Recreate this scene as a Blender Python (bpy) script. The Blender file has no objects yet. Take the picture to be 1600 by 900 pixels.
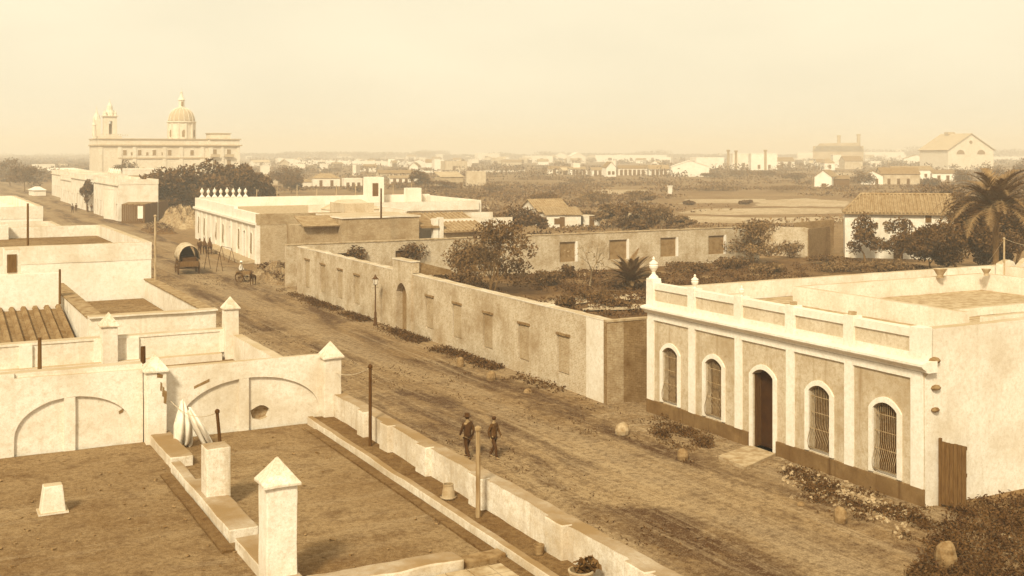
import bpy, bmesh, math, random
from mathutils import Vector, Matrix, noise
R = math.radians
# ------------------------------------------------------------------ camera, sky, sun
H, F, YH = 12.0, 1797.0, 237.0
YAW = R(27.9); S_, C_ = math.sin(YAW), math.cos(YAW)
sc = bpy.context.scene
col = sc.collection
cam = bpy.data.cameras.new('camera'); co = bpy.data.objects.new('camera', cam); col.objects.link(co)
co.location = (0, 0, H); co.rotation_euler = (R(90), 0, -YAW)
cam.sensor_width = 36; cam.lens = F / 1600 * 36; cam.shift_y = -213 / 1600
cam.clip_start = 0.5; cam.clip_end = 12000
sc.camera = co
SUN_EL, SUN_AZ = R(42), math.atan2(-0.70, -0.71)      # azimuth measured from +Y towards +X
w = bpy.data.worlds.new('World'); sc.world = w; w.use_nodes = True
nt = w.node_tree; nt.nodes.clear()
sky = nt.nodes.new('ShaderNodeTexSky'); sky.sky_type = 'NISHITA'; sky.sun_disc = False
sky.sun_elevation = SUN_EL; sky.sun_rotation = SUN_AZ; sky.air_density = 1.6; sky.dust_density = 5.0; sky.ozone_density = 0.5
bw = nt.nodes.new('ShaderNodeRGBToBW')
mul = nt.nodes.new('ShaderNodeVectorMath'); mul.operation = 'SCALE'; mul.inputs[0].default_value = (1.0, 0.90, 0.66)
mixc = nt.nodes.new('ShaderNodeMath'); mixc.operation = 'MULTIPLY_ADD'; mixc.inputs[1].default_value = 0.10; mixc.inputs[2].default_value = 4.0
tc = nt.nodes.new('ShaderNodeTexCoord'); nz = nt.nodes.new('ShaderNodeTexNoise'); nz.inputs['Scale'].default_value = 3.0; nz.inputs['Detail'].default_value = 9
mp = nt.nodes.new('ShaderNodeMapping'); mp.inputs['Scale'].default_value = (1, 1, 3.0)
mr = nt.nodes.new('ShaderNodeMapRange'); mr.inputs['From Min'].default_value = .3; mr.inputs['From Max'].default_value = .7
mr.inputs['To Min'].default_value = 0.91; mr.inputs['To Max'].default_value = 1.05
m2 = nt.nodes.new('ShaderNodeMath'); m2.operation = 'MULTIPLY'
bg = nt.nodes.new('ShaderNodeBackground'); bg.inputs['Strength'].default_value = 0.133
out = nt.nodes.new('ShaderNodeOutputWorld')
L = nt.links.new
L(sky.outputs[0], bw.inputs[0]); L(bw.outputs[0], mixc.inputs[0]); L(tc.outputs['Generated'], mp.inputs[0]); L(mp.outputs[0], nz.inputs['Vector'])
L(nz.outputs[0], mr.inputs[0]); L(mixc.outputs[0], m2.inputs[0]); L(mr.outputs[0], m2.inputs[1]); L(m2.outputs[0], mul.inputs['Scale'])
L(mul.outputs[0], bg.inputs[0]); L(bg.outputs[0], out.inputs[0])
sl = bpy.data.lights.new('sun', 'SUN'); sl.energy = 2.6; sl.angle = R(9); sl.color = (1.0, 0.90, 0.66)
so = bpy.data.objects.new('sun', sl); col.objects.link(so)
sd = Vector((math.sin(SUN_AZ) * math.cos(SUN_EL), math.cos(SUN_AZ) * math.cos(SUN_EL), math.sin(SUN_EL)))
so.rotation_euler = sd.to_track_quat('Z', 'Y').to_euler(); so.location = (0, -20, 60)
sc.view_settings.view_transform = 'Standard'; sc.view_settings.look = 'None'; sc.view_settings.exposure = 0.84; sc.view_settings.gamma = 1.0
sc.render.engine = 'CYCLES'
sc.cycles.max_bounces = 5; sc.cycles.diffuse_bounces = 3; sc.cycles.glossy_bounces = 2; sc.cycles.volume_bounces = 2; sc.cycles.transparent_max_bounces = 4
try: sc.cycles.use_denoising = True
except Exception: pass

# ------------------------------------------------------------------ where a spot of the ground or a wall lies
def D(px, dep, z=0.0):
    a = (px - 800) / F * dep
    return Vector((dep * S_ + a * C_, dep * C_ - a * S_, z))
def G(px, py, z=0.0): return D(px, F * (H - z) / (py - YH), z)
def YatX(px, X):
    dep = X / (S_ + (px - 800) / F * C_); return dep * C_ - (px - 800) / F * dep * S_
def XatY(px, Y):
    dep = Y / (C_ - (px - 800) / F * S_); return dep * S_ + (px - 800) / F * dep * C_
def ZofP(py, dep): return H - (py - YH) * dep / F

# ------------------------------------------------------------------ materials
def sep(l, k=0.0):
    """albedo of a surface as it shows on an albumen print: dark things are warm brown, pale ones cream"""
    return (min(1, l ** 0.755), l ** 1.02, l ** 1.48, 1)
MATS = {}
def node_mat(name, rough=0.9):
    m = bpy.data.materials.new(name); m.use_nodes = True
    b = m.node_tree.nodes['Principled BSDF']; b.inputs['Roughness'].default_value = rough
    b.inputs['Specular IOR Level'].default_value = 0.15
    return m, m.node_tree, b
def noise_node(t, vec, scale, detail=6, rough=.6, dist=0.0):
    n = t.nodes.new('ShaderNodeTexNoise'); n.inputs['Scale'].default_value = scale; n.inputs['Detail'].default_value = detail
    n.inputs['Roughness'].default_value = rough; n.inputs['Distortion'].default_value = dist
    t.links.new(vec, n.inputs['Vector']); return n.outputs['Fac']
def mapping(t, scale, src='Object', rot=(0, 0, 0)):
    c = t.nodes.new('ShaderNodeTexCoord'); m = t.nodes.new('ShaderNodeMapping')
    m.inputs['Scale'].default_value = scale; m.inputs['Rotation'].default_value = rot
    t.links.new(c.outputs[src], m.inputs[0]); return m.outputs[0]
def ramp(t, fac, a, b, ca=0.0, cb=1.0):
    n = t.nodes.new('ShaderNodeMapRange'); n.inputs['From Min'].default_value = a; n.inputs['From Max'].default_value = b
    n.inputs['To Min'].default_value = ca; n.inputs['To Max'].default_value = cb; n.clamp = True
    t.links.new(fac, n.inputs[0]); return n.outputs[0]
def mix(t, fac, A, B):
    n = t.nodes.new('ShaderNodeMix'); n.data_type = 'RGBA'
    if isinstance(fac, float): n.inputs[0].default_value = fac
    else: t.links.new(fac, n.inputs[0])
    for s, v in ((6, A), (7, B)):
        if isinstance(v, tuple): n.inputs[s].default_value = v
        else: t.links.new(v, n.inputs[s])
    return n.outputs[2]
def math_(t, op, a, b=None):
    n = t.nodes.new('ShaderNodeMath'); n.operation = op
    for i, v in enumerate((a, b)):
        if v is None: continue
        if isinstance(v, (int, float)): n.inputs[i].default_value = v
        else: t.links.new(v, n.inputs[i])
    return n.outputs[0]
def bump(t, b, h, strength, dist):
    n = t.nodes.new('ShaderNodeBump'); n.inputs['Strength'].default_value = strength; n.inputs['Distance'].default_value = dist
    t.links.new(h, n.inputs['Height']); t.links.new(n.outputs[0], b.inputs['Normal'])
def plaster(name, hi, lo, sc_=1.0, stain=0.45, top=None, streak=0.5, grain=0.5):
    """whitewash: blotches, rain streaks, fine grain, and tops of walls weathered to 'top'"""
    m, t, b = node_mat(name)
    v = mapping(t, (sc_, sc_, sc_)); vs = mapping(t, (3.2 * sc_, 3.2 * sc_, .28 * sc_))
    big = noise_node(t, v, .55, 7, .65); fine = noise_node(t, v, 7.0, 5, .7); st = noise_node(t, vs, 1.0, 5, .6)
    spot = noise_node(t, v, 2.6, 8, .75, .4)
    c = mix(t, ramp(t, big, .42, .72, 0, stain), sep(hi), sep(lo))
    c = mix(t, ramp(t, st, .55, .78, 0, streak * stain), c, sep(lo * .8))
    c = mix(t, ramp(t, fine, .45, .68, 0, grain), c, sep(hi * .6)); g3 = noise_node(t, v, 22.0, 4, .8); c = mix(t, ramp(t, g3, .5, .72, 0, grain * .8), c, sep(lo * .8)); g4 = noise_node(t, v, 55.0, 2, .7); c = mix(t, ramp(t, g4, .5, .7, 0, grain * .5), c, sep(lo * .7))
    c = mix(t, ramp(t, spot, .63, .74, 0, stain), c, sep(lo * .6))
    if top is not None:
        g = t.nodes.new('ShaderNodeNewGeometry'); x = t.nodes.new('ShaderNodeSeparateXYZ'); t.links.new(g.outputs['True Normal'], x.inputs[0])
        f = math_(t, 'MULTIPLY', ramp(t, x.outputs[2], .6, .85), ramp(t, big, .25, .6, .55, 1))
        c = mix(t, f, c, sep(top))
    t.links.new(c, b.inputs['Base Color'])
    bump(t, b, math_(t, 'ADD', fine, math_(t, 'MULTIPLY', spot, 1.5)), .35, .03)
    MATS[name] = m; return m
def brickmat(name, a, b_, mortar, sc_=4.5, wash=.5, contrast=.3):
    m, t, b = node_mat(name)
    c = t.nodes.new('ShaderNodeUVMap'); n = t.nodes.new('ShaderNodeTexBrick'); n.inputs['Scale'].default_value = sc_
    n.inputs['Color1'].default_value = sep(a); n.inputs['Color2'].default_value = sep(b_); n.inputs['Mortar'].default_value = sep(mortar)
    n.inputs['Mortar Size'].default_value = .03; n.inputs['Brick Width'].default_value = .9; n.inputs['Row Height'].default_value = .34
    t.links.new(c.outputs[0], n.inputs['Vector'])
    v = mapping(t, (1, 1, 1)); big = noise_node(t, v, .5, 8, .7); mid = noise_node(t, v, 3.0, 6, .75); vs = mapping(t, (2.5, 2.5, .3)); st = noise_node(t, vs, 1.0)
    c2 = mix(t, ramp(t, mid, .42, .7, 0, wash), n.outputs[0], sep(mortar))
    c2 = mix(t, ramp(t, big, .45, .72, 0, contrast * 2), c2, sep(min(a, b_) * .6)); g3 = noise_node(t, v, 9.0, 6, .8); c2 = mix(t, ramp(t, g3, .48, .66, 0, .6), c2, sep(min(a, b_) * .45))
    c2 = mix(t, ramp(t, st, .55, .75, 0, contrast), c2, sep(a * .5))
    t.links.new(c2, b.inputs['Base Color']); bump(t, b, math_(t, 'ADD', n.outputs[1], mid), .3, .03)
    MATS[name] = m; return m
def simple(name, l, l2=None, scale=4.0, rough=.85, lohi=(.4, .65), vec=(1, 1, 1), bmp=.3):
    m, t, b = node_mat(name, rough)
    v = mapping(t, vec); n = noise_node(t, v, scale, 6, .65)
    t.links.new(mix(t, ramp(t, n, *lohi), sep(l), sep(l2 if l2 is not None else l * .6)), b.inputs['Base Color'])
    if bmp: bump(t, b, n, bmp, .03)
    MATS[name] = m; return m
def dirt(name, hi, mid, lo, track=None, patch=.12, grain=5.0):
    """trodden earth; 'track' stretches marks along +Y as cart wheels leave them"""
    m, t, b = node_mat(name, .95)
    v = mapping(t, (1, 1, 1)); big = noise_node(t, v, patch, 9, .68, .3); med = noise_node(t, v, patch * 6, 8, .7); fine = noise_node(t, v, grain, 6, .75)
    c = mix(t, ramp(t, big, .40, .62), sep(hi), sep(mid))
    c = mix(t, ramp(t, med, .52, .66, 0, .75), c, sep(lo))
    if track:
        cc = t.nodes.new('ShaderNodeTexCoord'); sx = t.nodes.new('ShaderNodeSeparateXYZ'); t.links.new(cc.outputs['Object'], sx.inputs[0])
        wob = noise_node(t, mapping(t, (.12, .035, 1)), 1.0, 5, .6); pos = math_(t, 'ADD', sx.outputs[0], math_(t, 'MULTIPLY', wob, 9.0))
        band = math_(t, 'SINE', math_(t, 'MULTIPLY', pos, 1.15)); patchy = noise_node(t, mapping(t, (.30, .10, 1)), 1.0, 8, .72, .5)
        c = mix(t, math_(t, 'MULTIPLY', ramp(t, band, .1, 1, 0, .55), ramp(t, patchy, .35, .55)), c, sep(hi * 1.45))
        c = mix(t, math_(t, 'MULTIPLY', ramp(t, band, .3, -.8, .25, 1), ramp(t, patchy, .45, .55, 0, 1)), c, sep(lo * .8))
        vt = mapping(t, (1.6, .055, 1), rot=(0, 0, R(track))); tr = noise_node(t, vt, 1.0, 6, .7, .6)
        c = mix(t, ramp(t, tr, .50, .64, 0, .6), c, sep(hi * 1.3)); tr2 = noise_node(t, mapping(t, (3.5, .10, 1), rot=(0, 0, R(-track))), 1.0, 5, .7)
        c = mix(t, ramp(t, tr2, .54, .66, 0, .5), c, sep(lo * 1.3)); tr3 = noise_node(t, mapping(t, (5.5, .035, 1), rot=(0, 0, R(track * .3))), 1.0, 3, .6); c = mix(t, ramp(t, tr3, .59, .67, 0, .4), c, sep(lo * 1.5))
    sk = noise_node(t, mapping(t, (.25, 1.8, 1)), 1.0, 7, .7); c = mix(t, ramp(t, sk, .52, .70, 0, .45 if not track else .15), c, sep(hi * 1.5))
    c = mix(t, ramp(t, fine, .48, .66, 0, .7), c, sep(lo * .7)); c = mix(t, ramp(t, fine, .48, .3, 0, .5), c, sep(hi * 1.35)); g4 = noise_node(t, v, grain * 5, 3, .8); c = mix(t, ramp(t, g4, .5, .66, 0, .55), c, sep(lo * .6)); c = mix(t, ramp(t, g4, .48, .34, 0, .4), c, sep(hi * 1.5))
    t.links.new(c, b.inputs['Base Color']); bump(t, b, math_(t, 'ADD', fine, math_(t, 'MULTIPLY', med, 3.0)), .6, .06)
    MATS[name] = m; return m
def leafmat(name, lo, hi):
    m, t, b = node_mat(name, .7)
    g = t.nodes.new('ShaderNodeNewGeometry'); v = mapping(t, (1, 1, 1)); n = noise_node(t, v, .9, 3, .5)
    f = math_(t, 'ADD', math_(t, 'MULTIPLY', g.outputs['Random Per Island'], .6), math_(t, 'MULTIPLY', ramp(t, n, .35, .65), .4))
    t.links.new(mix(t, f, sep(lo), sep(hi)), b.inputs['Base Color'])
    MATS[name] = m; return m
def tilemat(name, hi, lo):
    m, t, b = node_mat(name, .85)
    v = mapping(t, (1, 1, 1)); n = noise_node(t, v, 1.6, 7, .75); n2 = noise_node(t, v, 9, 4, .6)
    c = mix(t, ramp(t, n, .35, .65), sep(hi), sep(lo)); c = mix(t, ramp(t, n2, .5, .7, 0, .6), c, sep(lo * .6))
    t.links.new(c, b.inputs['Base Color']); bump(t, b, n2, .3, .03); MATS[name] = m; return m

plaster('whitewash', .74, .40, 1, .7, top=.32)
plaster('whitewash_clean', .78, .52, 1, .5, top=.62, streak=.4, grain=.4)
plaster('whitewash_far', .74, .50, .25, .6)
plaster('whitewash_rough', .70, .30, 1, .9, top=.17, streak=.9, grain=.7)
plaster('plinth', .15, .045, 1.2, .9, streak=1)
plaster('grey_render', .52, .25, .75, .95, top=.45, streak=.9, grain=.8)
plaster('inset_render', .58, .40, 1.2, .9, streak=.8, grain=.8)
plaster('church_stone', .64, .44, .15, .6)
plaster('church_trim', .66, .46, .15, .5)
plaster('dome_stone', .40, .28, .3, .4)
plaster('far_roof', .40, .28, .2, .5)
brickmat('wall_brick', .44, .32, .58, 4.0, .75, .5)
brickmat('blind_brick', .34, .25, .44, 4.0, .5, .5)
brickmat('rubble_brick', .32, .22, .42, 4.0, .6, .5)
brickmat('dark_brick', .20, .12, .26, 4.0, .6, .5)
brickmat('house_brick', .38, .27, .46, 3.5, .6, .35)
simple('coping', .26, .12, 3.0); simple('terracotta', .30, .16, 6.0); simple('stone', .20, .09, 5.0); simple('pale_stone', .36, .18, 3.0)
simple('dark_wood', .05, .025, 6.0, vec=(6, 6, .6)); simple('grey_wood', .16, .07, 5.0, vec=(6, 6, .5)); simple('pale_wood', .38, .2, 5.0, vec=(6, 6, .5))
simple('post_paint', .26, .13, 3.0, vec=(4, 4, .6)); simple('shutter_wood', .10, .05, 5.0, vec=(6, 6, .5))
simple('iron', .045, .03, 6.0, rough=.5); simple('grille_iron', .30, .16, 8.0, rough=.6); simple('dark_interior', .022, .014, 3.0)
simple('rope', .5, .35, 8); simple('linen', .74, .58, 3.0, bmp=.15); simple('canvas', .46, .26, 2.5); simple('bark', .14, .07, 6.0, vec=(3, 3, .6)); simple('pale_bark', .34, .18, 6.0)
simple('glass_pane', .10, .06, 2.0, rough=.25, bmp=0); simple('factory_brick', .34, .26, .1); simple('haystack', .30, .12, 1.2, vec=(1, 1, 3))
simple('blind_fill', .20, .12, 2.5); simple('skin', .22, .16, 5, bmp=0); simple('hair', .03, .02, 9); simple('dark_cloth', .035, .02, 6.0); simple('brown_cloth', .055, .03, 6.0); simple('white_cloth', .75, .6, 4.0)
simple('mule_hide', .05, .028, 5.0); simple('hoof', .03, .02, 5.0)
dirt('deck_tar', .19, .10, .05, None, .28, 7.0)
dirt('deck_tar_near', .20, .11, .05, None, .22, 11.0)
dirt('walk_dirt', .13, .085, .05, None, .5, 8)
dirt('road_dirt', .215, .12, .03, 2.5, .10, 4.0)
dirt('field_dirt', .17, .10, .05, None, .035, 1.2)
dirt('garden_dirt', .10, .055, .028, None, .14, 2.2)
dirt('sand', .36, .24, .12, None, .045, .8)
simple('rubble_stone', .34, .10, 6.0)
dirt('rubble_dirt', .26, .12, .045, None, .8, 5)
leafmat('leaf_dark', .028, .10); leafmat('leaf_mid', .035, .12); leafmat('leaf_pale', .12, .30); leafmat('leaf_dry', .16, .34); leafmat('palm_leaf', .07, .20)
leafmat('weed', .02, .075); leafmat('scrub_leaf', .05, .17); leafmat('far_leaf', .05, .12)
tilemat('roof_tile', .30, .14); tilemat('roof_tile_dark', .22, .10)

# ------------------------------------------------------------------ mesh tools
class MB:
    def __init__(s, M=None): s.v = []; s.f = []; s.M = M
    def add(s, vs, fs):
        o = len(s.v)
        s.v += [tuple(s.M @ Vector(p)) if s.M else tuple(p) for p in vs]; s.f += [tuple(i + o for i in f) for f in fs]; return s
    def box(s, x0, y0, z0, x1, y1, z1):
        x0, x1 = min(x0, x1), max(x0, x1); y0, y1 = min(y0, y1), max(y0, y1); z0, z1 = min(z0, z1), max(z0, z1)
        return s.add([(x0,y0,z0),(x1,y0,z0),(x1,y1,z0),(x0,y1,z0),(x0,y0,z1),(x1,y0,z1),(x1,y1,z1),(x0,y1,z1)],
                     [(0,3,2,1),(4,5,6,7),(0,1,5,4),(1,2,6,5),(2,3,7,6),(3,0,4,7)])
    def prism(s, poly, O, U, V, N, t):
        O, U, V, N = map(Vector, (O, U, V, N)); n = len(poly)
        a = [O + U * p[0] + V * p[1] for p in poly]; b = [p + N * t for p in a]
        fs = [tuple(range(n)), tuple(range(2 * n - 1, n - 1, -1))] + [(i, i + n, (i + 1) % n + n, (i + 1) % n) for i in range(n)]
        return s.add(a + b, fs)
    def tube(s, pts, rad, n=8, cap=True):
        pts = [Vector(p) for p in pts]; r = rad if isinstance(rad, (list, tuple)) else [rad] * len(pts)
        vs = []; fs = []
        for i, p in enumerate(pts):
            d = (pts[min(i + 1, len(pts) - 1)] - pts[max(i - 1, 0)]).normalized()
            a = d.cross(Vector((0, 0, 1)) if abs(d.z) < .9 else Vector((1, 0, 0))).normalized(); b = d.cross(a)
            for k in range(n):
                t = 2 * math.pi * k / n; vs.append(p + (a * math.cos(t) + b * math.sin(t)) * r[i])
        for i in range(len(pts) - 1):
            for k in range(n): fs.append((i*n+k, i*n+(k+1) % n, (i+1)*n+(k+1) % n, (i+1)*n+k))
        if cap: fs.append(tuple(range(n - 1, -1, -1))); fs.append(tuple((len(pts)-1)*n+k for k in range(n)))
        return s.add(vs, fs)
    def lathe(s, c, prof, n=16, cap=True):
        vs = []; fs = []
        for r, z in prof:
            for k in range(n): vs.append((c[0] + r * math.cos(2*math.pi*k/n), c[1] + r * math.sin(2*math.pi*k/n), c[2] + z))
        for i in range(len(prof) - 1):
            for k in range(n): fs.append((i*n+k, i*n+(k+1) % n, (i+1)*n+(k+1) % n, (i+1)*n+k))
        if cap: fs.append(tuple(range(n - 1, -1, -1))); fs.append(tuple((len(prof)-1)*n+k for k in range(n)))
        return s.add(vs, fs)
    def build(s, name, mat, parent=None, rough=None, smooth=False, bevel=0):
        me = bpy.data.meshes.new(name); me.from_pydata(s.v, [], s.f)
        if rough or bevel:
            bm = bmesh.new(); bm.from_mesh(me); bmesh.ops.remove_doubles(bm, verts=bm.verts, dist=.0005)
            if bevel: bmesh.ops.bevel(bm, geom=[e for e in bm.edges if e.calc_face_angle(0) > .6], offset=bevel, segments=2, affect='EDGES', profile=.6)
            if rough:
                cell, amp = rough
                for _ in range(7):
                    E = [e for e in bm.edges if e.calc_length() > cell * 1.5]
                    if not E or len(bm.verts) > 60000: break
                    bmesh.ops.subdivide_edges(bm, edges=E, cuts=1, use_grid_fill=False)
                    bmesh.ops.triangulate(bm, faces=[f for f in bm.faces if len(f.verts) > 4])
                for q in bm.verts:
                    p = q.co; q.co = p + (noise.noise_vector(p * .8) * amp * .8 + noise.noise_vector(p * 2.7 + Vector((9, 4, 2))) * amp * .5)
            bm.to_mesh(me); bm.free()
        uv = me.uv_layers.new(name='UVMap'); vv = me.vertices
        for p in me.polygons:
            n = p.normal
            for li in p.loop_indices:
                c = vv[me.loops[li].vertex_index].co
                uv.data[li].uv = (c.x, c.y) if abs(n.z) > .7 else ((c.y, c.z) if abs(n.x) > abs(n.y) else (c.x, c.z))
        if smooth:
            for p in me.polygons: p.use_smooth = True
        me.materials.append(MATS[mat] if isinstance(mat, str) else mat)
        o = bpy.data.objects.new(name, me); col.objects.link(o)
        if parent is not None:
            o.parent = parent; o.matrix_parent_inverse = pinv(parent)
        return o
def chainm(o):
    m = Matrix.LocRotScale(o.location, o.rotation_euler, o.scale)
    return (chainm(o.parent) @ o.matrix_parent_inverse @ m) if o.parent else m
def pinv(o): return chainm(o).inverted()
def tag(o, label=None, cat=None, group=None, kind=None):
    for k, v in (('label', label), ('category', cat), ('group', group), ('kind', kind)):
        if v: o[k] = v
    return o
def thing(name, loc, label, cat, group=None, rz=0):
    o = bpy.data.objects.new(name, None); col.objects.link(o); o.location = loc; o.rotation_euler = (0, 0, rz); o.empty_display_size = .3
    return tag(o, label, cat, group)
def copy_tree(o, parent=None):
    c = o.copy(); col.objects.link(c)
    if parent is not None: c.parent = parent
    for ch in KIDS.get(o.name, []) or [x for x in col.objects if x.parent == o]: copy_tree(ch, c)
    return c
KIDS = {}
def arc(x0, x1, zs, rise, n=10):
    """points of a segmental arch from (x0,zs) over to (x1,zs)"""
    out_ = []
    for i in range(n + 1):
        t = i / n; out_.append((x0 + (x1 - x0) * t, zs + rise * math.sin(math.pi * t) ** .75 if 0 < t < 1 else zs))
    return out_
def wall_open(mb, O, U, N, t, L_, z0, z1, ops):
    """wall of length L_ from O along U, thickness t along N, with openings (a, b, zb, zt, rise)"""
    V = (0, 0, 1); O = Vector(O); x = 0.0
    for a, b, zb, zt, rise in sorted(ops):
        if a > x: mb.prism([(x, z0), (a, z0), (a, z1), (x, z1)], O, U, V, N, t)
        if zb > z0: mb.prism([(a, z0), (b, z0), (b, zb), (a, zb)], O, U, V, N, t)
        top = arc(a, b, zt, rise) if rise else [(a, zt), (b, zt)]
        for i in range(len(top) - 1):
            p, q = top[i], top[i + 1]; mb.prism([p, q, (q[0], z1), (p[0], z1)], O, U, V, N, t)
        x = b
    if x < L_: mb.prism([(x, z0), (L_, z0), (L_, z1), (x, z1)], O, U, V, N, t)
    return mb
def surround(mb, O, U, N, a, b, zb, zt, rise, wd, t):
    """raised band round an arched opening"""
    V = (0, 0, 1)
    mb.prism([(a - wd, zb), (a, zb), (a, zt), (a - wd, zt)], O, U, V, N, t); mb.prism([(b, zb), (b + wd, zb), (b + wd, zt), (b, zt)], O, U, V, N, t)
    i_, o_ = arc(a, b, zt, rise, 12), arc(a - wd, b + wd, zt, rise + wd, 12)
    for k in range(12): mb.prism([i_[k], i_[k+1], o_[k+1], o_[k]], O, U, V, N, t)
    return mb
def strip_grid(mb, x0, y0, x1, y1, nx, ny, zf):
    vs = [(x0 + (x1-x0)*i/nx, y0 + (y1-y0)*j/ny) for j in range(ny+1) for i in range(nx+1)]
    return mb.add([(x, y, zf(x, y)) for x, y in vs], [(j*(nx+1)+i, j*(nx+1)+i+1, (j+1)*(nx+1)+i+1, (j+1)*(nx+1)+i) for j in range(ny) for i in range(nx)])
# ------------------------------------------------------------------ vegetation tools
def leaves(mb, rng, c, r, n, size, gap=0.0, flat=1.0, up=0.0):
    """n small leaf faces through an ellipsoid, thinned by noise so that gaps and clumps appear"""
    k = 0; tries = 0
    while k < n and tries < n * 4:
        tries += 1
        d = Vector((rng.gauss(0, 1), rng.gauss(0, 1), rng.gauss(0, 1))).normalized() * (rng.random() ** .42)
        p = Vector((c[0] + d.x * r[0], c[1] + d.y * r[1], c[2] + d.z * r[2]))
        if gap and noise.noise(p * (1.6 / max(.6, min(r)))) + noise.noise(p * (4 / max(.6, min(r)))) * .6 < gap - .35: continue
        a = Vector((rng.gauss(0, 1), rng.gauss(0, 1), rng.gauss(0, 1) * flat + up)).normalized(); b = a.orthogonal().normalized()
        b = (Matrix.Rotation(rng.random() * 6.28, 3, a) @ b); s_ = size * rng.uniform(.6, 1.5)
        e = a * s_; g = b * s_ * .45
        mb.add([p - e, p + g, p + e, p - g], [(0, 1, 2, 3)]); k += 1
def branches(mb, rng, p, d, length, rad, depth, tips, spread=.7, n=5, drop=.72):
    p = Vector(p); d = Vector(d).normalized(); pts = [p]; rr = [rad]
    for i in range(3):
        d = (d + Vector((rng.uniform(-1, 1), rng.uniform(-1, 1), rng.uniform(-.4, .6))) * .18).normalized(); p = p + d * length / 3; pts.append(p); rr.append(rad * (1 - .14 * (i + 1)))
    mb.tube(pts, rr, n, cap=False)
    if depth <= 0: tips.append(p); return
    for k in range(rng.choice((2, 3, 3))):
        nd = (d + Vector((rng.uniform(-1, 1), rng.uniform(-1, 1), rng.uniform(-.3, .7))) * spread).normalized()
        branches(mb, rng, p, nd, length * drop * rng.uniform(.75, 1.15), rad * .58, depth - 1, tips, spread, max(3, n - 1), drop)
    if depth > 1: tips.append(p)
def tree(name, base, h, wd, label, cat='tree', leaf='leaf_dark', seed=0, group=None, dens=1.0, size=.22, gap=.12, bark='bark', crown_low=.25, bare=False, depth=3, stems=1):
    rng = random.Random(seed); root = thing(name, base, label, cat, group); h *= 1.14; wd *= 1.1
    tb = MB(Matrix.Translation(base)); tips = []
    for s in range(stems):
        d0 = (rng.uniform(-.25, .25), rng.uniform(-.25, .25), 1)
        branches(tb, rng, (rng.uniform(-.2, .2) * (stems > 1), rng.uniform(-.2, .2) * (stems > 1), -.1), d0, h * (crown_low + .12), h * .028 / stems ** .4, depth, tips, .75 if not bare else .55, 6)
    tb.build('trunk' if not bare else 'branches', bark, root, smooth=True)
    if not bare or dens > 0:
        cb = MB(Matrix.Translation(base)); nb = 9
        blobs = []
        for i in range(nb):
            a = i * 2.4 + rng.random() * .6; rad = wd / 2 * (rng.uniform(.25, .5) if i % 2 else rng.uniform(.6, .8))
            zc = h * rng.uniform(crown_low + .18, .82); blobs.append(((math.cos(a) * rad, math.sin(a) * rad, zc), (wd * rng.uniform(.17, .27), wd * rng.uniform(.17, .27), h * rng.uniform(.13, .22))))
        blobs.append(((0, 0, h * .80), (wd * .22, wd * .22, h * .2)))
        for c, r in blobs: leaves(cb, rng, c, r, int(260 * dens), size, gap)
        cb.build('crown', leaf, root)
    return root
def bush(name, base, h, wd, label, leaf='leaf_dark', seed=0, group=None, dens=1.0, size=.16, cat='bush', gap=.05):
    rng = random.Random(seed); root = thing(name, base, label, cat, group)
    M = Matrix.Translation(base); sb = MB(M)
    for i in range(5):
        a = rng.random() * 6.28; sb.tube([(0, 0, -.05), (math.cos(a) * wd * .12, math.sin(a) * wd * .12, h * .35), (math.cos(a) * wd * .25, math.sin(a) * wd * .25, h * .7)], [.05, .035, .015], 5)
    sb.build('stems', 'bark', root)
    cb = MB(M)
    for i in range(6):
        a = i * 1.05 + rng.random(); q = wd * rng.uniform(.1, .34)
        leaves(cb, rng, (math.cos(a) * q, math.sin(a) * q, h * rng.uniform(.35, .62)), (wd * rng.uniform(.16, .26), wd * rng.uniform(.16, .26), h * rng.uniform(.26, .4)), int(150 * dens), size, gap)
    cb.build('foliage', leaf, root); return root
def palm(name, base, trunk_h, frond, label, seed=0, n=34, group=None, droop=1.0):
    rng = random.Random(seed); root = thing(name, base, label, 'palm', group); M = Matrix.Translation(base)
    t = MB(M); t.lathe((0, 0, -.1), [(.34, 0), (.3, .3)] + [(.24 + .03 * (i % 2), .3 + (trunk_h - .2) * i / 14) for i in range(1, 15)] + [(.34, trunk_h + .25), (.12, trunk_h + .5)], 12); t.build('trunk', 'bark', root)
    for k in range(n):
        az = k * 2.399 + rng.uniform(-.2, .2); el = R(86 - 78 * (k / n) ** .85) + rng.uniform(-.1, .1); ln = frond * rng.uniform(.85, 1.08)
        pts = []; p = Vector((0, 0, trunk_h + .2)); e = el
        N_ = 12
        for i in range(N_ + 1):
            pts.append(p.copy()); p = p + Vector((math.cos(az) * math.cos(e), math.sin(az) * math.cos(e), math.sin(e))) * ln / N_; e -= droop * .085 * (1 + i * .12)
        fb = MB(M); fb.tube(pts, [.035 * (1 - i / (N_ + 2)) + .006 for i in range(N_ + 1)], 4)
        side = Vector((-math.sin(az), math.cos(az), 0))
        for i in range(1, N_):
            for sub in (0, .33, .66):
                q = pts[i].lerp(pts[i+1], sub); d = (pts[i+1] - pts[i]).normalized(); wl = ln * .19 * math.sin(math.pi * min(1, (i + sub) / N_ * .85 + .15)) + .08
                for s in (-1, 1):
                    e2 = (side * s * .8 + d * .75 + Vector((0, 0, .25 - .25 * rng.random()))).normalized() * wl; th = d * .075 + Vector((0, 0, .015))
                    fb.add([q - th, q + th, q + e2], [(0, 1, 2)])
        fb.build('frond', 'palm_leaf', root)
    return root
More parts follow.
